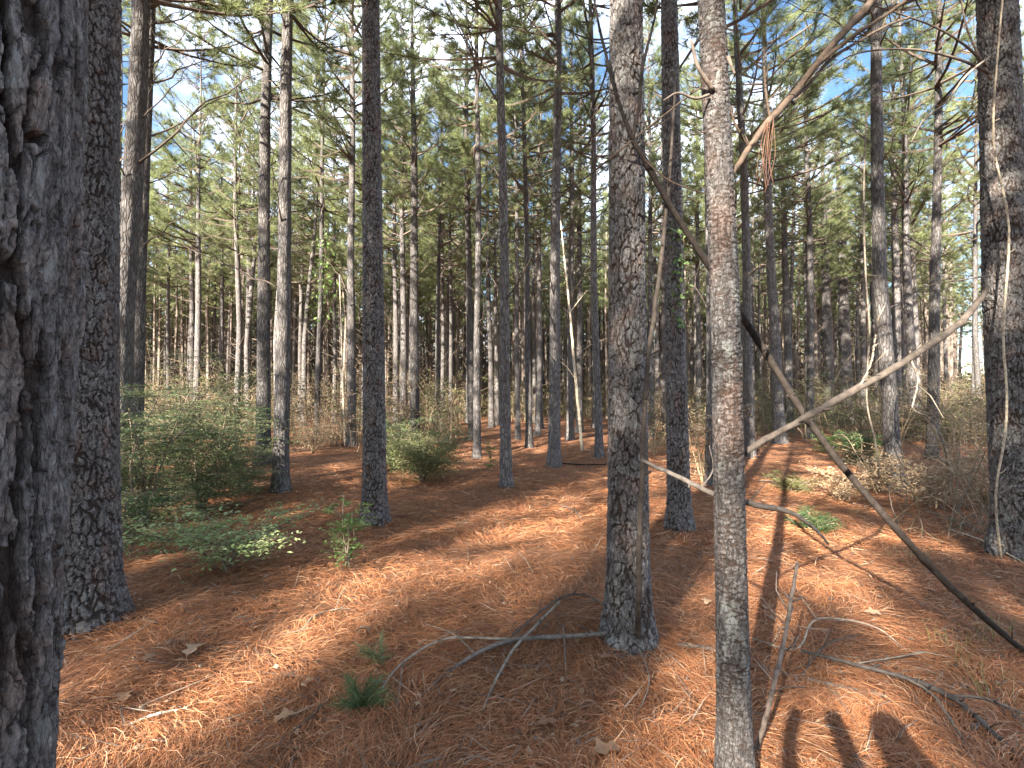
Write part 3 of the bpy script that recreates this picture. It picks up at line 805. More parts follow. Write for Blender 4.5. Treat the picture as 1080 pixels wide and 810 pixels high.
# ------------------------------------------------------------------ shrubs and small plants
SAGE = np.array([[.15, .20, .10], [.11, .16, .075], [.21, .25, .13], [.17, .205, .09]])
LIVE = np.array([[.12, .20, .055], [.09, .16, .045], [.17, .25, .085], [.14, .20, .07]])
DARKG = np.array([[.045, .085, .030], [.06, .105, .04], [.08, .12, .045]])
TAN = np.array([[.36, .26, .16], [.30, .20, .115], [.42, .33, .22], [.24, .17, .11]])
def shrub(name, label, cat, base, rx, h, n_stem, n_twig, per_twig, leaf, pal, mat=None, flat=.6, group=None, z0=.15, stemc=(.20, .16, .12), sway=(0, 0), aspect=2.2, seed=0, core=.35, droop=.12, rise=.35, zj=.05):
    global rng
    rng = np.random.default_rng(3000 + seed)
    root = thing(name, label, cat, base, group)
    LP = []; LC = []; fb = MB()
    for s in range(n_stem):
        a = 6.283 * (s + rng.random() * .7) / n_stem; q = rx * rng.uniform(core, .8)
        hh = h * rng.uniform(.7, 1.0)
        tip = np.array([q * math.cos(a) + sway[0], q * math.sin(a) + sway[1], hh])
        p = smooth_path(np.array([[rng.normal(0, .03), rng.normal(0, .03), -.03], tip * np.array([.3, .3, .5]) + rng.normal(0, .05, 3) * h, tip]), 9)
        sb = MB(); sb.tube(p, np.linspace(.006 + .006 * h, .003, len(p)), 5, stemc)
        for t in range(n_twig):
            i = rng.uniform(z0, 1) * (len(p) - 1); k = int(i); fr = i - k
            o = p[k] * (1 - fr) + p[min(k + 1, len(p) - 1)] * fr
            a2 = rng.random() * 6.283; l = rx * rng.uniform(.25, .75) * (1.15 - .5 * i / len(p))
            e = o + np.array([math.cos(a2) * l, math.sin(a2) * l, l * rng.uniform(-droop, rise)])
            w = smooth_path(np.array([o, (o + e) / 2 + rng.normal(0, .04, 3) * l * 2, e]), 6)
            sb.tube(w, np.linspace(.0035, .0015, len(w)), 3, stemc, cap=False)
            tt = rng.uniform(.15, 1, per_twig) * (len(w) - 1); kk = np.minimum(tt.astype(int), len(w) - 2); ff = (tt - kk)[:, None]
            c = w[kk] * (1 - ff) + w[kk + 1] * ff
            c = c + rng.normal(0, 1, c.shape) * np.array([.10, .10, zj]) * l * 1.4
            LP.append(c); LC.append(pal[rng.integers(len(pal))] * rng.uniform(.75, 1.3, (per_twig, 1)))
        sb.build('stem', M_DEAD, root)
    leaf_quads(fb, np.vstack(LP), leaf, np.vstack(LC), up=flat, aspect=aspect)
    fb.build('foliage', mat or M_LEAF, root, smooth=False)
    return root

# left thicket
shrub('shrub', 'big sage green shrub of the left thicket, next to the thick trunk', 'shrub', gp(150, 560), 1.2, 1.75, 9, 30, 84, .038, SAGE, seed=1, flat=1.5, rise=.10, droop=.14, zj=.022, z0=.10)
shrub('shrub', 'rounded grey green shrub in the middle of the left thicket', 'shrub', gp(212, 540), 1.15, 1.6, 9, 28, 84, .038, SAGE, seed=2, flat=1.5, rise=.10, droop=.14, zj=.022, z0=.10)
shrub('shrub', 'feathery shrub at the right end of the left thicket', 'shrub', gp(254, 522), .95, 1.2, 7, 28, 74, .037, SAGE, seed=3, flat=1.5, rise=.10, droop=.14, zj=.022, z0=.10)
shrub('shrub', 'tall pale shrub behind the left thicket with bare twigs on top', 'shrub', gp(190, 500), 1.6, 2.4, 9, 30, 60, .036, SAGE, seed=4, flat=1.5, rise=.10, droop=.14, zj=.022, z0=.10)
shrub('shrub', 'small dark shrub low at the left end of the thicket', 'shrub', gp(128, 590), .55, .7, 5, 20, 50, .03, DARKG, seed=5)
shrub('shrub', 'loose young conifer bush behind the thicket, left of two dark pines', 'shrub', gp(248, 475), .8, 2.3, 3, 40, 40, .045, np.array([[.10, .13, .05], [.14, .16, .06]]), seed=6, core=.05)
# sunlit low plant in front
shrub('leafy_plant', 'bright green low plant with flat leafy sprays before the left thicket', 'plant', gp(236, 602), .84, .46, 7, 13, 36, .042, np.array([[.27, .35, .14], [.20, .29, .11], [.34, .40, .19]]), flat=1.4, seed=7, z0=.4, core=.5, droop=.1)
shrub('leafy_plant', 'sparse upright green plant at the foot of the shaded straight pine', 'plant', gp(366, 598), .30, .62, 4, 12, 26, .034, LIVE, flat=.9, seed=8)
shrub('shrub', 'olive green shrub in the middle ground right of the shaded straight pine', 'shrub', gp(446, 508), 1.15, .95, 9, 26, 54, .042, np.array([[.13, .15, .06], [.10, .13, .05], [.17, .18, .085]]), seed=9)
shrub('shrub', 'thin shrub between the shaded straight pine and the olive shrub', 'shrub', gp(415, 496), .95, 1.25, 7, 24, 44, .042, SAGE, seed=10)
shrub('sapling', 'small light green sapling left of the slender mid path pine', 'sapling', gp(518, 496), .22, .75, 1, 26, 18, .045, LIVE, seed=11, core=.02)
# right side
shrub('shrub', 'dark evergreen shrub beneath the thick brown pine on the right', 'shrub', gp(905, 490), .85, .75, 6, 24, 46, .045, DARKG, seed=12)
shrub('shrub', 'bright green small shrub above the crossing of the fallen branches', 'shrub', gp(873, 478), .5, .6, 5, 18, 34, .045, LIVE, seed=13)
shrub('leafy_plant', 'low fine green tuft on the needles under the leaning pole', 'plant', gp(858, 562), .36, .24, 6, 14, 34, .045, DARKG, seed=14, aspect=6)
shrub('leafy_plant', 'faint green low growth on the needles near the slim foreground pine', 'plant', gp(835, 518), .6, .22, 6, 14, 30, .05, np.array([[.12, .13, .05], [.17, .16, .07]]), seed=15, aspect=5)
for i, (u, v, rx, h, lab, pal) in enumerate([
    (1000, 470, 1.3, 1.5, 'dusky green bush by the open sky, left of the thin young pine', np.array([[.11, .12, .055], [.085, .10, .045]])),
    (1040, 464, 1.5, 1.7, 'dusky green bush partly behind the large dark tree at right', np.array([[.12, .12, .05], [.085, .10, .045]])),
    (960, 466, 1.2, 1.3, 'dusky bush behind the dry weeds at right, left of the lone slim pine', np.array([[.11, .11, .055], [.15, .14, .07]])),
    (1075, 500, 1.0, 1.2, 'tawny bush at the extreme right edge behind the large dark tree', np.array([[.26, .20, .10], [.18, .16, .07]]))]):
    shrub('shrub', lab, 'bush', gp(u, v), rx, h, 7, 22, 40, .055, pal, seed=20 + i)
for i, (u, v, rx, h, n, lab) in enumerate([
    (742, 512, .7, 1.5, 8, 'brown leaved brush hanging around the pale lit pine'),
    (766, 480, .9, 1.5, 9, 'brown leafy brush behind the slim foreground pine'),
    (690, 480, .8, 1.0, 7, 'low tan brush between the stout pine and the vine leafed pine'),
    (330, 478, 1.0, .85, 9, 'tan dead fern clump right of the sunlit scar pine'),
    (352, 470, .9, .8, 8, 'tan dead fern clump left of the narrow dark pine'),
    (850, 452, 1.2, 1.3, 8, 'reddish brown leafy brush behind the crossing branches'),
    (925, 520, .7, .7, 9, 'dry straw coloured weeds around the kinked base pine'),
    (985, 535, .8, .7, 9, 'dry straw coloured weeds left of the vine tangle at right'),
    (890, 528, .6, .45, 7, 'short dry weeds right of the low green tuft'),
    (1040, 540, .7, .8, 9, 'tawny dead weeds at the foot of the large dark tree at right'),
    (470, 470, 1.0, 1.0, 7, 'tan brush behind the olive middle shrub'),
    (1010, 505, 1.2, 1.9, 10, 'tall tan tangled brush before the dusky bushes at right'),
    (945, 478, 1.1, 1.7, 9, 'tall tan brush between the thick brown pine and the lone slim pine'),
    (1065, 520, 1.0, 1.7, 9, 'tall straw coloured brush at the right edge behind the large tree'),
    (300, 462, 1.3, 1.6, 9, 'tall tan brush behind the sunlit scar pine'),
    (395, 462, 1.3, 1.5, 9, 'tall tan brush behind the shaded straight pine')]):
    shrub('dry_brush', lab, 'dry brush', gp(u, v), rx, h, n, 14, 12, .05, TAN, mat=M_DRY, seed=40 + i, stemc=(.33, .25, .16), group='clumps of dry brush', aspect=2.6)

# young pine seedling in the foreground
def seedling(label, base, h, n, seed, col0, col1, spread=1.0):
    global rng
    rng = np.random.default_rng(seed)
    root = thing('pine_seedling', label, 'seedling', base)
    nb_ = MB(); P = []; D = []
    for s in range(n):
        a = rng.random() * 6.283; l = h * rng.uniform(.5, 1.2)
        e = np.array([math.cos(a) * l * .75, math.sin(a) * l * .75, h * rng.uniform(.3, 1.0)])
        w = smooth_path(np.array([[0, 0, -.02], e * np.array([.4, .4, .65]), e]), 7)
        sb = MB(); sb.tube(w, np.linspace(.005, .002, len(w)), 4, (.22, .19, .10)); sb.build('stem', M_DEAD, root)
        for i in range(2, len(w)):
            P.append(w[i]); d = w[i] - w[i - 1]; D.append(d / np.linalg.norm(d))
    needle_tufts(nb_, np.array(P), np.array(D), 26, .05, .10, .0028, np.array(col0), np.array(col1), spread)
    nb_.build('foliage', M_LEAF, root, smooth=False)
seedling('green needled seedling sprawled on the needles near the fallen grey branch', gp(380, 752), .17, 9, 61, (.055, .11, .04), (.10, .17, .07))
seedling('tiny pale green sprig above the foreground seedling', gp(402, 705), .16, 3, 62, (.12, .17, .08), (.18, .22, .11))

# thin grass at the lower right
def grass_tuft(label, u, v, n, h, seed, cols, group):
    global rng
    rng = np.random.default_rng(seed)
    b = MB(); P0 = gp(u, v)
    for _ in range(n):
        a = rng.random() * 6.28; q = rng.random() ** .5 * .16; l = h * rng.uniform(.5, 1.2); ln = rng.uniform(.1, .7) * l
        p = np.array([q * math.cos(a), q * math.sin(a), -.01]); a2 = a + rng.normal(0, .6)
        t = np.linspace(0, 1, 5)[:, None]
        path = p + np.array([math.cos(a2), math.sin(a2), 0]) * ln * t ** 1.7 + np.array([0, 0, 1]) * l * (t - .25 * t ** 2)
        s = np.array([-math.sin(a2), math.cos(a2), 0]) * .0022 * (1 - t * .85)
        V = np.stack([path + s, path - s], 1).reshape(-1, 3)
        Q = [[2 * i, 2 * i + 1, 2 * i + 3, 2 * i + 2] for i in range(4)]
        b.add(V, Q, None, np.array(cols[rng.integers(len(cols))]) * rng.uniform(.8, 1.2))
    o = b.build('grass_tuft', M_LEAF, None, False, P0)
    tag(o, label, 'grass tuft', group)
GC = [(.22, .25, .09), (.33, .29, .14), (.16, .20, .07)]
grass_tuft('yellow green grass tuft at right below the leaning pole end', 1012, 690, 40, .15, 71, GC, 'thin grass tufts')
grass_tuft('yellow green grass tuft near the right edge beside the pole end', 1052, 672, 46, .17, 72, GC, 'thin grass tufts')
grass_tuft('grass tuft above the long fallen stick at lower right', 1030, 722, 30, .14, 73, GC, 'thin grass tufts')
grass_tuft('dry grass tuft at the right edge among the sticks', 1066, 748, 34, .14, 74, GC, 'thin grass tufts')
grass_tuft('pale grass tuft halfway along the leaning pole', 960, 590, 34, .16, 75, GC, 'thin grass tufts')
grass_tuft('pale grass tuft left of the dry weeds under the pole', 905, 545, 34, .2, 76, GC, 'thin grass tufts')

# ------------------------------------------------------------------ leaning and fallen wood
GREY = (.135, .116, .102); PALE = (.215, .182, .147); DARK = (.022, .0175, .015); BROWN = (.085, .062, .047)
def wood(name, label, cat, main, rad, col, twigs=(), group=None, n=30, part='twig', rough=.035, seed=0):
    """main: 3D points; twigs: list of (points, radius, colour)"""
    global rng
    rng = np.random.default_rng(8000 + seed)
    o = np.asarray(main[0], float)
    root = thing(name, label, cat, o, group)
    def piece(nm, pts, r, c):
        P = smooth_path(np.asarray(pts, float), n) - o
        rr = np.interp(np.linspace(0, 1, len(P)), np.linspace(0, 1, len(r)), r)
        P[1:-1] += rng.normal(0, 1, P[1:-1].shape) * (rr[1:-1, None] * .12)
        rr = rr * (1 + rng.normal(0, rough, len(rr)))
        b = MB(); b.tube(P, rr, 8 if max(r) > .01 else 5, c)
        if max(r) > .0045:      # knots, snapped stubs and hair twigs along the wood
            for k in range(int(4 + 5 * np.linalg.norm(P[-1] - P[0]))):
                i = rng.integers(1, len(P) - 1); dv = P[i] - P[i - 1]; dv /= np.linalg.norm(dv) + 1e-9
                v = rng.normal(0, 1, 3); v -= dv * v.dot(dv); v /= np.linalg.norm(v); v = v + dv * rng.uniform(.2, 1.4); v /= np.linalg.norm(v)
                l = rng.uniform(.012, .05) if rng.random() < .55 else rng.uniform(.05, .20)
                q = P[i] + v * l + rng.normal(0, .1, 3) * l
                b.tube(np.array([P[i], (P[i] + q) / 2 + rng.normal(0, .07, 3) * l, q]), np.array([min(rr[i] * .6, .004 + .0 * l), .003, .0016]) if l > .06 else np.array([rr[i] * .7, rr[i] * .5, rr[i] * .35]), 4, np.array(c) * rng.uniform(.7, 1.1))
            for k in range(3):
                i = rng.integers(1, len(P) - 2); b.tube(np.array([P[i] - (P[i + 1] - P[i]) * .35, P[i], P[i] + (P[i + 1] - P[i]) * .35]), np.array([rr[i] * .9, rr[i] * 1.28, rr[i] * .9]), 7, np.array(c) * .85)
        b.build(nm, M_DEAD, root)
    piece('stem', main, rad, col)
    for tw in twigs: piece(part, tw[0], tw[1], tw[2] if len(tw) > 2 else col)
    return root
def pl(*a):      # points given as (x, y, distance)
    return [px(*p) for p in a]
def gl(lift, *a):  # points on the ground, lifted a little
    out = []
    for p in a:
        q = gp(p[0], p[1]); q[2] += p[2] if len(p) > 2 else lift
        out.append(q)
    return out

# dark pole leaning from the stout pine down to the right
end = gp(1078, 690)
wood('leaning_pole', 'long dark dead pole leaning from the stout pine down to the ground at right', 'pole',
     [end + np.array([.05, -.02, -.02])] + pl((1000, 617, 2.95), (905, 512, 3.05), (850, 440, 3.10), (790, 345, 3.10), (719, 237, 3.0), (676, 162, 2.9), (667, 148, 2.88)),
     [.018, .020, .021, .021, .021, .019, .016, .012], DARK,
     [(pl((667, 148, 2.88), (650, 100, 2.9), (637, 50, 2.95), (628, 8, 3.0), (620, -40, 3.05)), [.012, .010, .008, .006]),
      (pl((667, 148, 2.88), (674, 112, 2.9), (678, 70, 2.92), (690, 20, 2.95), (697, -30, 3.0)), [.012, .010, .008, .006]),
      (pl((667, 148, 2.88), (640, 170, 2.86), (605, 197, 2.85), (560, 232, 2.85)), [.006, .005, .003], BROWN),
      (pl((667, 148, 2.88), (700, 122, 2.85), (740, 92, 2.85), (790, 70, 2.9)), [.006, .005, .003], BROWN),
      (pl((676, 165, 2.9), (705, 190, 2.88), (740, 203, 2.9), (775, 212, 2.95)), [.006, .004, .003], BROWN)], seed=1)
# thin dark stem standing against the stout pine
wood('dead_sapling', 'thin dark dead stem standing against the right side of the stout flaky pine', 'dead sapling',
     [gp(672, 684)] + pl((674, 600, 2.78), (677, 500, 2.80), (682, 395, 2.85), (694, 300, 2.95), (705, 200, 3.05), (712, 90, 3.2)), [.020, .017, .016, .014, .011, .008], (.055, .045, .038), seed=2)
# grey slanting branch caught on the slim pine
wood('slanting_branch', 'thick grey dead branch slanting up right from the slim foreground pine', 'branch',
     pl((784, 478, 2.0), (850, 440, 2.1), (940, 390, 2.2), (1006, 346, 2.3), (1032, 318, 2.35), (1042, 302, 2.36)), [.013, .015, .016, .016, .014, .009], (.095, .078, .066),
     [(pl((905, 410, 2.16), (918, 385, 2.14), (924, 352, 2.16)), [.006, .004], PALE), (pl((960, 378, 2.22), (968, 400, 2.2), (962, 430, 2.2)), [.005, .003], PALE)], seed=3)
# broken branch arching above
top_branch = pl((771, 186, 1.92), (790, 156, 1.95), (812, 126, 1.98), (832, 105, 2.0), (880, 45, 2.05), (920, 0, 2.1), (960, -50, 2.15), (1010, -110, 2.2))
wood('broken_branch', 'brown broken branch arching from the slim foreground pine to the top of the photo', 'branch',
     top_branch, [.010, .012, .0145, .0145, .0155, .0155, .0155, .014], BROWN,
     [(pl((812, 124, 1.98), (808, 100, 1.97), (806, 70, 1.97)), [.006, .004]),
      (pl((832, 105, 2.0), (850, 92, 2.05), (880, 60, 2.1), (930, 30, 2.2), (960, 18, 2.3)), [.009, .007, .005]),
      (pl((860, 70, 2.03), (900, 38, 2.0), (940, 12, 2.0), (980, -20, 2.0)), [.010, .008, .006]),
      (pl((790, 156, 1.95), (775, 130, 1.9), (768, 105, 1.9)), [.006, .004])], seed=4)
def hanging_needles():
    global rng
    rng = np.random.default_rng(88)
    b = MB(); o = px(811, 128, 1.96)
    for k in range(11):
        s = rng.normal(0, .010, 3); L = rng.uniform(.16, .30)
        P = smooth_path(np.array([s, s + np.array([rng.normal(-.012, .012), rng.normal(0, .01), -L * .5]), s + np.array([rng.normal(-.025, .02), rng.normal(0, .02), -L])]), 6)
        b.tube(P, np.linspace(.0010, .0006, len(P)), 3, np.array([.20, .10, .065]) * rng.uniform(.7, 1.3), cap=False)
    t = b.build('needle_bundle', M_STRAW, None, True, o)
    tag(t, 'rust coloured dead needles hanging from the broken arching branch', 'needles')
hanging_needles()
# short dead branch caught behind the slim pine
wood('dead_branch', 'dark bent branch stuck across the slim foreground pine at knee height', 'branch',
     pl((676, 485, 2.35), (720, 505, 2.2), (757, 523, 2.06), (790, 531, 2.0), (832, 540, 1.98), (857, 556, 1.96), (874, 574, 1.95)), [.008, .011, .012, .012, .010, .007, .004], (.10, .085, .075),
     [(pl((740, 514, 2.12), (752, 495, 2.12), (748, 470, 2.1)), [.004, .002])], seed=5)
# upright thin stick leaning on the slim pine
wood('stick', 'thin grey stick leaning upright beside the base of the slim foreground pine', 'stick',
     [gp(796, 800)] + pl((812, 740, 2.0), (826, 680, 2.1), (834, 635, 2.18), (841, 594, 2.25)), [.010, .010, .009, .008, .007], (.16, .13, .112), seed=6)

# fallen branches on the needles
wood('fallen_branch', 'grey forked fallen branch spreading left from the foot of the stout pine', 'fallen branch',
     gl(.03, (657, 677, .06), (600, 680, .05), (540, 686, .06), (490, 706, .05), (432, 746, .01)), [.013, .014, .013, .010, .005], GREY,
     [(gl(.05, (540, 685, .06), (470, 690, .09), (425, 712, .07), (402, 735, .04), (376, 764, .01)), [.008, .007, .005, .003], PALE),
      (gl(.05, (590, 657, .14), (562, 680, .10), (540, 698, .06), (518, 738, .05), (500, 776, .01)), [.009, .009, .008, .004], PALE),
      (gl(.05, (540, 684, .08), (587, 657, .15), (615, 651, .15), (640, 658, .10), (662, 672, .03)), [.006, .007, .006, .005]),
      (gl(.05, (594, 672, .08), (596, 700, .05), (598, 742, .0)), [.004, .003], PALE),
      (gl(.05, (425, 712, .07), (420, 745, .03), (417, 780, .0)), [.004, .003], PALE),
      (gl(.05, (500, 700, .06), (478, 690, .12), (448, 682, .14)), [.004, .002], PALE)], part='fork', seed=7)
wood('twig', 'curved pale twig bent like a hook below the stout pine', 'twig', gl(.02, (674, 694, .06), (683, 718, .06), (684, 735, .05), (672, 758, .03), (654, 775, .01)), [.003, .004, .004, .002], PALE, seed=8)
wood('fallen_branch', 'thick grey stick lying behind the foot of the slim foreground pine', 'fallen branch',
     gl(.02, (714, 683), (757, 690), (795, 706), (845, 719), (890, 729), (936, 739)), [.011, .013, .013, .012, .011, .008], GREY,
     [(gl(.02, (845, 719, .03), (870, 700, .10), (905, 690, .12)), [.005, .003])], part='fork', seed=9)
wood('fallen_branch', 'pale arched twig with raised middle right of the slim foreground pine', 'fallen branch',
     gl(.02, (793, 682, .05), (840, 693, .05), (862, 673, .12), (920, 677, .10), (957, 690, .02)), [.005, .006, .006, .005, .003], PALE,
     [(gl(.02, (862, 673, .12), (846, 655, .16), (838, 640, .16)), [.004, .002])], part='fork', seed=10)
wood('fallen_branch', 'long pale fallen branch running to the lower right corner', 'fallen branch',
     gl(.03, (845, 697, .06), (900, 712, .06), (955, 727, .06), (1005, 747, .05), (1035, 771, .04), (1085, 812, .02)), [.008, .010, .012, .013, .013, .012], GREY,
     [(gl(.03, (1005, 747, .06), (1040, 755, .08), (1085, 768, .06)), [.007, .006, .004]),
      (gl(.03, (955, 727, .06), (985, 745, .05), (1020, 795, .03), (1030, 815, .01)), [.007, .006, .004], PALE),
      (gl(.03, (900, 712, .06), (950, 716, .12), (975, 710, .12)), [.005, .003], PALE),
      (gl(.03, (1035, 771, .04), (1010, 800, .03), (1000, 830, .01)), [.006, .005], GREY)], part='fork', seed=11)
wood('stick', 'short thick grey stick end at the bottom edge right of the slim pine', 'stick', gl(.02, (900, 814), (930, 799), (956, 790)), [.012, .013, .012], GREY, seed=12)
for i, (lab, pts, r, c) in enumerate([
    ('straight thin pale twig among the photographer shadow, upper one', [(880, 735, .04), (905, 765, .03), (935, 793, .01)], .003, PALE),
    ('thin pale twig crossing the shadow, lower one', [(868, 728, .05), (890, 755, .05), (922, 800, .01)], .003, PALE),
    ('thin twig lying flat left of the lower right branch', [(930, 722, .02), (970, 713, .04), (1010, 725, .01)], .003, PALE),
    ('pale bent stick on the needles left of centre', [(317, 672, .02), (332, 656, .04), (362, 645, .03)], .006, PALE),
    ('whitish straight stick lying on the sunlit needles lower left', [(133, 770, .02), (165, 760, .03), (199, 751, .02)], .007, (.5, .45, .38)),
    ('small grey twig on the shaded needles behind the olive shrub front', [(472, 563, .02), (484, 557, .05), (498, 554, .02)], .007, GREY),
    ('thin dark twig on the needles below the small green plant', [(312, 655, .02), (325, 640, .04), (345, 622, .02)], .004, BROWN),
    ('thin grey twig left of the stout pine on sunlit needles', [(590, 534, .02), (604, 541, .05), (613, 548, .02)], .007, GREY),
    ('thin pale twig standing out left of the stout pine', [(562, 606, .02), (554, 600, .08), (546, 594, .1)], .003, PALE),
    ('short dark stick on the needles near the small seedling', [(305, 780, .02), (325, 765, .03), (342, 749, .02)], .008, BROWN),
    ('pale stick lying in the weeds before the large dark tree at right', [(975, 540, .05), (1020, 560, .06), (1075, 585, .05)], .008, PALE),
    ('pale bowed stick right of the leaning pole foot', [(1000, 562, .05), (1040, 578, .06), (1085, 600, .03)], .008, (.42, .36, .28)),
    ('dark thin strip put in for the shadow cast by the half sunlit pine', [(592, 490, .03), (615, 492, .04), (641, 491, .03)], .018, DARK),  # no wood here: dark rod standing in for the trunk's cast shadow
    ('grey stick across the needles behind the leaning pole', [(800, 508, .02), (845, 512, .03), (880, 518, .02)], .012, GREY)]):
    wood('twig', lab, 'twig', gl(.02, *pts), [r * .8, r, r * .6], c, seed=20 + i)

# pale leaning dead sapling by the path
wood('dead_sapling', 'pale bare dead sapling leaning left of the brown grey pine', 'dead sapling',
     [gp(614, 476)] + pl((607, 400, 13.6), (601, 330, 13.8), (594, 260, 14), (588, 200, 14.2)), [.045, .038, .03, .02, .01], (.52, .44, .33),
     [(pl((601, 330, 13.8), (612, 315, 13.7), (620, 306, 13.6)), [.012, .006]), (pl((607, 400, 13.6), (596, 385, 13.5), (585, 380, 13.5)), [.012, .006])], seed=40)
wood('dead_sapling', 'thin pale sapling stem left of the narrow dark pine', 'dead sapling',
     [gp(364, 470)] + pl((362, 410, 15), (360, 350, 15), (358, 290, 15.1)), [.035, .028, .022, .012], (.45, .38, .29), seed=41)
# vines and twigs at right
wood('vine', 'pale wavy vine hanging beside the kinked base pine', 'vine', pl((914, 120, 7.4), (911, 200, 7.4), (913, 290, 7.4), (917, 350, 7.4), (914, 420, 7.3), (924, 470, 7.2)) + [gp(928, 520)], [.010, .012, .012, .012, .012], PALE, seed=50)
wood('vine', 'pale vine rising in a loop between the two dark right pines', 'vine', [gp(1000, 520)] + pl((998, 480, 7), (985, 445, 7), (962, 430, 7), (957, 400, 7), (960, 370, 7)), [.014, .014, .012, .010, .008], PALE, seed=51)
wood('vine', 'long light twig arching before the blue sky at upper right', 'vine', pl((1050, 55, 4.4), (1019, 80, 4.3), (998, 107, 4.3), (974, 127, 4.3), (961, 150, 4.3)), [.009, .010, .009, .007, .004], PALE, seed=52)
wood('vine', 'pale vine winding up the large dark tree at right', 'vine', [gp(1056, 592)] + pl((1050, 520, 4.45), (1062, 440, 4.42), (1058, 350, 4.42), (1064, 240, 4.42), (1048, 150, 4.5), (1052, 60, 4.45), (1060, -30, 4.45)), [.009, .010, .010, .009, .008, .007], (.38, .32, .24), seed=53)
def tangle(label, u, v, w, h, d, n, seed):
    global rng
    rng = np.random.default_rng(seed)
    o = gp(u, v); root = thing('vine_tangle', label, 'vines', o, 'tangles of dry vine')
    for k in range(n):
        x = rng.normal(0, w); y = rng.normal(0, w * .8)
        z = float(ground_h(o[0] + x, o[1] + y)) - o[2]
        pts = [[x, y, z]]; a = rng.random() * 6.28
        m = rng.integers(3, 5); s = rng.uniform(.35, .75) * h
        for q in range(m):
            a += rng.normal(0, .6)
            pts.append([pts[-1][0] + math.cos(a) * s * .5, pts[-1][1] + math.sin(a) * s * .5, max(.03, pts[-1][2] + s * rng.normal(.45, .45) * (1 if q < 2 else -.5))])
        P = smooth_path(np.array(pts), 14); c = np.array(PALE) * rng.uniform(.65, 1.2) * np.array([1, .95, .85])
        b = MB(); b.tube(P, np.linspace(rng.uniform(.004, .009), .002, len(P)), 5, c); b.build('stem', M_DEAD, root)
tangle('tangle of pale dry vines left of the large dark tree at right', 1005, 560, .38, .75, 5, 30, 91)
tangle('tangle of straw coloured stems around the base of the large right tree', 1058, 565, .32, .8, 5, 24, 92)
tangle('loose dry stems in the weeds below the lone slim pine', 975, 515, .5, .8, 6, 24, 93)

# branches of the large right tree that reach into the photo
rt, rr, rpts, rH = T_RIGHT
o_rt = np.array(rt.location)
for pts, r in ((pl((1043, 72, 4.6), (1018, 48, 4.5), (985, 28, 4.4), (935, 10, 4.2), (880, -8, 4.0)), .014),
               (pl((1045, 78, 4.6), (1010, 62, 4.5), (960, 52, 4.4), (905, 56, 4.3), (870, 75, 4.25)), .015),
               (pl((1046, 85, 4.6), (1020, 30, 4.6), (1010, -30, 4.6)), .013),
               (pl((1048, 290, 4.6), (1015, 295, 4.5), (985, 300, 4.45)), .010)):
    P = smooth_path(np.array(pts), 22) - o_rt
    b = MB(); b.tube(P, np.linspace(r, .004, len(P)), 6, (.13, .105, .088)); b.build('dead_branch', M_DEAD, rt)
# stubs on the slim pine
tt, tr, tpts, tH = T_THIN
o_tt = np.array(tt.location)
for pts, r in ((pl((752, 95, 1.86), (736, 70, 1.82), (729, 42, 1.8)), .010), (pl((748, 100, 1.86), (733, 104, 1.84), (715, 98, 1.82), (700, 106, 1.8)), .006), (pl((768, 60, 1.86), (775, 78, 1.84)), .008)):
    P = smooth_path(np.array(pts), 12) - o_tt
    b = MB(); b.tube(P, np.linspace(r, r * .5, len(P)), 6, (.13, .105, .088)); b.build('branch_stub', M_DEAD, tt)

# green vines on trunks
def trunk_vine(label, x0, y0, y1, d, half, n, leaf, seed):
    global rng
    rng = np.random.default_rng(seed)
    root = thing('climbing_vine', label, 'vine', px(x0, y1, d)); o = np.array(root.location)
    ysamp = np.linspace(y1, y0, 8)
    P = np.array([px(x0 + rng.normal(0, half * .4), yy, d) for yy in ysamp]) - o
    b = MB(); b.tube(smooth_path(P, 24), .004, 4, (.22, .17, .12)); b.build('stem', M_DEAD, root)
    L = []
    for _ in range(n):
        yy = rng.uniform(y0, y1); L.append(px(x0 + rng.normal(0, half), yy, d + rng.normal(-.03, .06)) - o)
    f = MB(); leaf_quads(f, np.array(L), leaf, LIVE[rng.integers(4, size=n)] * rng.uniform(.7, 1.2, (n, 1)), up=0, aspect=1.6); f.build('foliage', M_LEAF, root, smooth=False)
trunk_vine('green leaved vine climbing the straight pine right of the stout one', 718, 235, 345, 5.45, 5, 110, .07, 101)
trunk_vine('green leaved vine high on the thin pine left of centre', 341, 240, 345, 16, 7, 160, .12, 102)

# ------------------------------------------------------------------ fallen oak leaves
def oak_leaf(label, u, v, size, rot, col, seed):
    rg = np.random.default_rng(seed)
    t = np.linspace(0, 1, 15)
    wv = .30 * np.sin(np.pi * np.clip(t, .0, 1)) ** .7 * (1 + .45 * np.sin(t * 6.28 * 2.6 + .4))
    c = np.stack([t - .5, np.zeros(15), .10 * np.sin(t * 3.1) + .05 * t], 1)
    l = c + np.stack([.05 * np.sin(t * 9), wv, .16 * wv], 1); r = c + np.stack([.05 * np.sin(t * 9 + 1), -wv, .26 * wv], 1)
    V = np.stack([l, c, r], 1).reshape(-1, 3) * size
    Q = []
    for i in range(14):
        for j in (0, 1): Q.append([3 * i + j, 3 * i + j + 1, 3 * i + 4 + j, 3 * i + 3 + j])
    col = np.array(col) * .72
    b = MB(); b.add(V, Q, None, col)
    # stalk
    b.tube(np.array([[-.5, 0, 0], [-.62, .01, .02], [-.72, .03, .05]]) * size, .0012, 4, np.array(col) * .8)
    p = gp(u, v); p[2] += .035
    o = b.build('oak_leaf', M_DRY, None, True, p); o.rotation_euler = (rg.normal(0, .15), rg.normal(0, .15), rot)
    tag(o, label, 'leaf', 'fallen oak leaves')
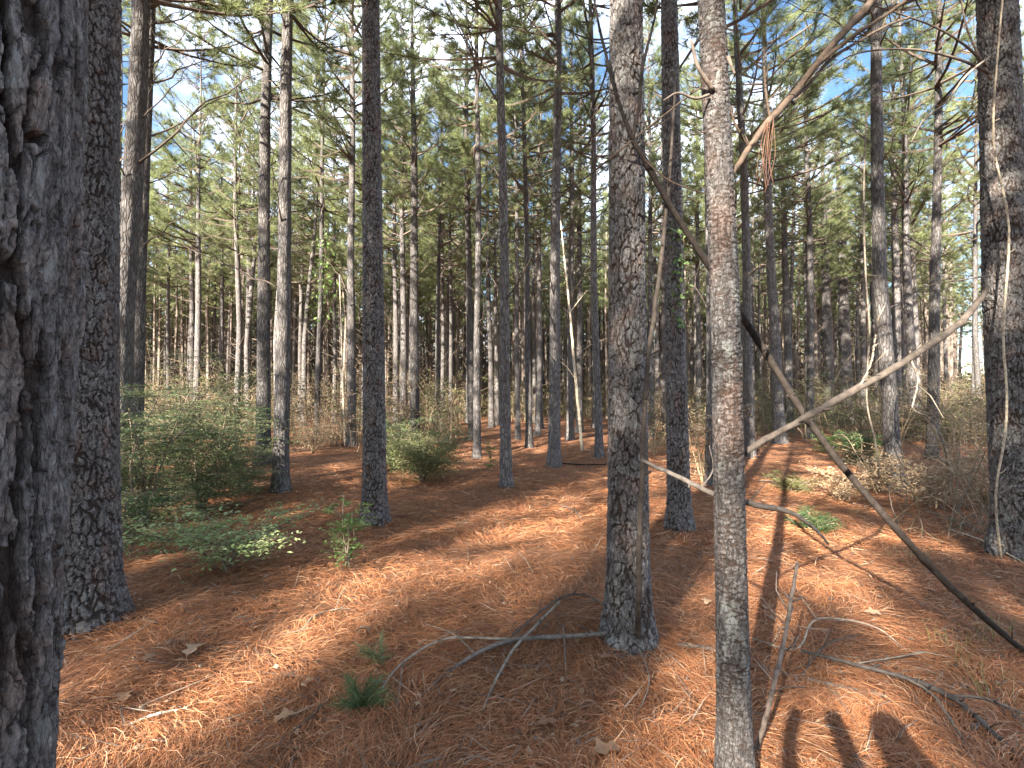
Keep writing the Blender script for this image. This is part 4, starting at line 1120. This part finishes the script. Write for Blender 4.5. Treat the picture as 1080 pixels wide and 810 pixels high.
for i, (lab, u, v, s, c) in enumerate([
    ('tan lobed oak leaf at the bottom edge left of the slim pine', 637, 803, .15, (.40, .25, .15)),
    ('pale curled oak leaf on the needles lower left', 206, 692, .15, (.46, .33, .22)),
    ('brown oak leaf left of the pale curled one, lower in the photo', 131, 743, .11, (.34, .20, .12)),
    ('dry oak leaf beside the bent stick left of centre', 382, 670, .10, (.36, .25, .18)),
    ('small tan leaf on the needles just right of the stout pine', 803, 645, .10, (.45, .30, .19)),
    ('small tan leaf close below the other one right of the slim pine', 812, 658, .09, (.42, .28, .18)),
    ('curled leaf between the seedling and the short dark stick', 300, 765, .10, (.38, .24, .15)),
    ('reddish brown leaf below the fallen grey branch fork', 575, 772, .10, (.33, .18, .11)),
    ('tan leaf below the stout pine near the hooked twig', 640, 700, .09, (.35, .20, .13)),
    ('pale leaf on the sunlit needles in front of the vine leafed pine', 745, 640, .09, (.47, .33, .21)),
    ('tan leaf on shaded needles beneath the leaning pole', 920, 652, .10, (.42, .29, .19)),
    ('brown leaf in the left foreground near the thick pine', 158, 700, .09, (.33, .21, .14))]):
    oak_leaf(lab, u, v, s, random.random() * 6.28, c, 600 + i)

# ------------------------------------------------------------------ the photographer, out of view, whose shadow shows
def photographer():
    pts = {'pelvis': (.16, -.66, .92), 'waist': (.15, -.67, 1.08), 'chest': (.12, -.62, 1.32), 'neck': (.09, -.54, 1.50), 'head': (.06, -.47, 1.61), 'crown': (.06, -.47, 1.70),
           'hipL': (.06, -.66, .88), 'kneeL': (.04, -.62, .48), 'ankL': (.03, -.68, .08), 'toeL': (.02, -.53, .04),
           'hipR': (.26, -.66, .88), 'kneeR': (.29, -.64, .48), 'ankR': (.30, -.71, .08), 'toeR': (.33, -.56, .04),
           'shL': (-.05, -.62, 1.34), 'elL': (-.20, -.22, 1.10), 'wrL': (-.15, -.09, 1.36), 'haL': (-.10, -.06, 1.46),
           'shR': (.30, -.62, 1.34), 'elR': (.13, -.20, 1.08), 'wrR': (.08, -.10, 1.36), 'haR': (.06, -.06, 1.46)}
    rad = dict(pelvis=.15, waist=.13, chest=.15, neck=.08, head=.085, crown=.055, hipL=.09, kneeL=.06, ankL=.045, toeL=.035, hipR=.09, kneeR=.06, ankR=.045, toeR=.035,
               shL=.06, elL=.045, wrL=.034, haL=.036, shR=.07, elR=.055, wrR=.042, haR=.045)
    names = list(pts); ix = {n: i for i, n in enumerate(names)}
    ed = [('pelvis', 'waist'), ('waist', 'chest'), ('chest', 'neck'), ('neck', 'head'), ('head', 'crown')]
    for s in 'LR': ed += [('pelvis', 'hip' + s), ('hip' + s, 'knee' + s), ('knee' + s, 'ank' + s), ('ank' + s, 'toe' + s), ('chest', 'sh' + s), ('sh' + s, 'el' + s), ('el' + s, 'wr' + s), ('wr' + s, 'ha' + s)]
    me = bpy.data.meshes.new('person'); me.from_pydata([pts[n] for n in names], [(ix[a], ix[b]) for a, b in ed], [])
    o = link('person', me)
    sk = o.modifiers.new('skin', 'SKIN'); sub = o.modifiers.new('sub', 'SUBSURF'); sub.levels = 2; sub.render_levels = 2
    for n in names:
        v = me.skin_vertices[0].data[ix[n]]; v.radius = (rad[n], rad[n]); v.use_root = n == 'pelvis'
    m, nt, b, out = newmat('dark_jacket'); b.inputs['Base Color'].default_value = (.05, .055, .07, 1); me.materials.append(m)
    tag(o, 'person in dark clothes holding up a phone, standing behind the viewpoint', 'person')
photographer()

# ------------------------------------------------------------------ render settings
scene.view_settings.view_transform = 'Standard'
scene.view_settings.look = 'None'
scene.view_settings.exposure = 2.85
scene.view_settings.gamma = 1.0
scene.cycles.max_bounces = 6
scene.cycles.diffuse_bounces = 4
scene.cycles.glossy_bounces = 2
scene.cycles.transmission_bounces = 2
scene.cycles.sample_clamp_indirect = 4
scene.cycles.use_denoising = True
scene.render.film_transparent = False
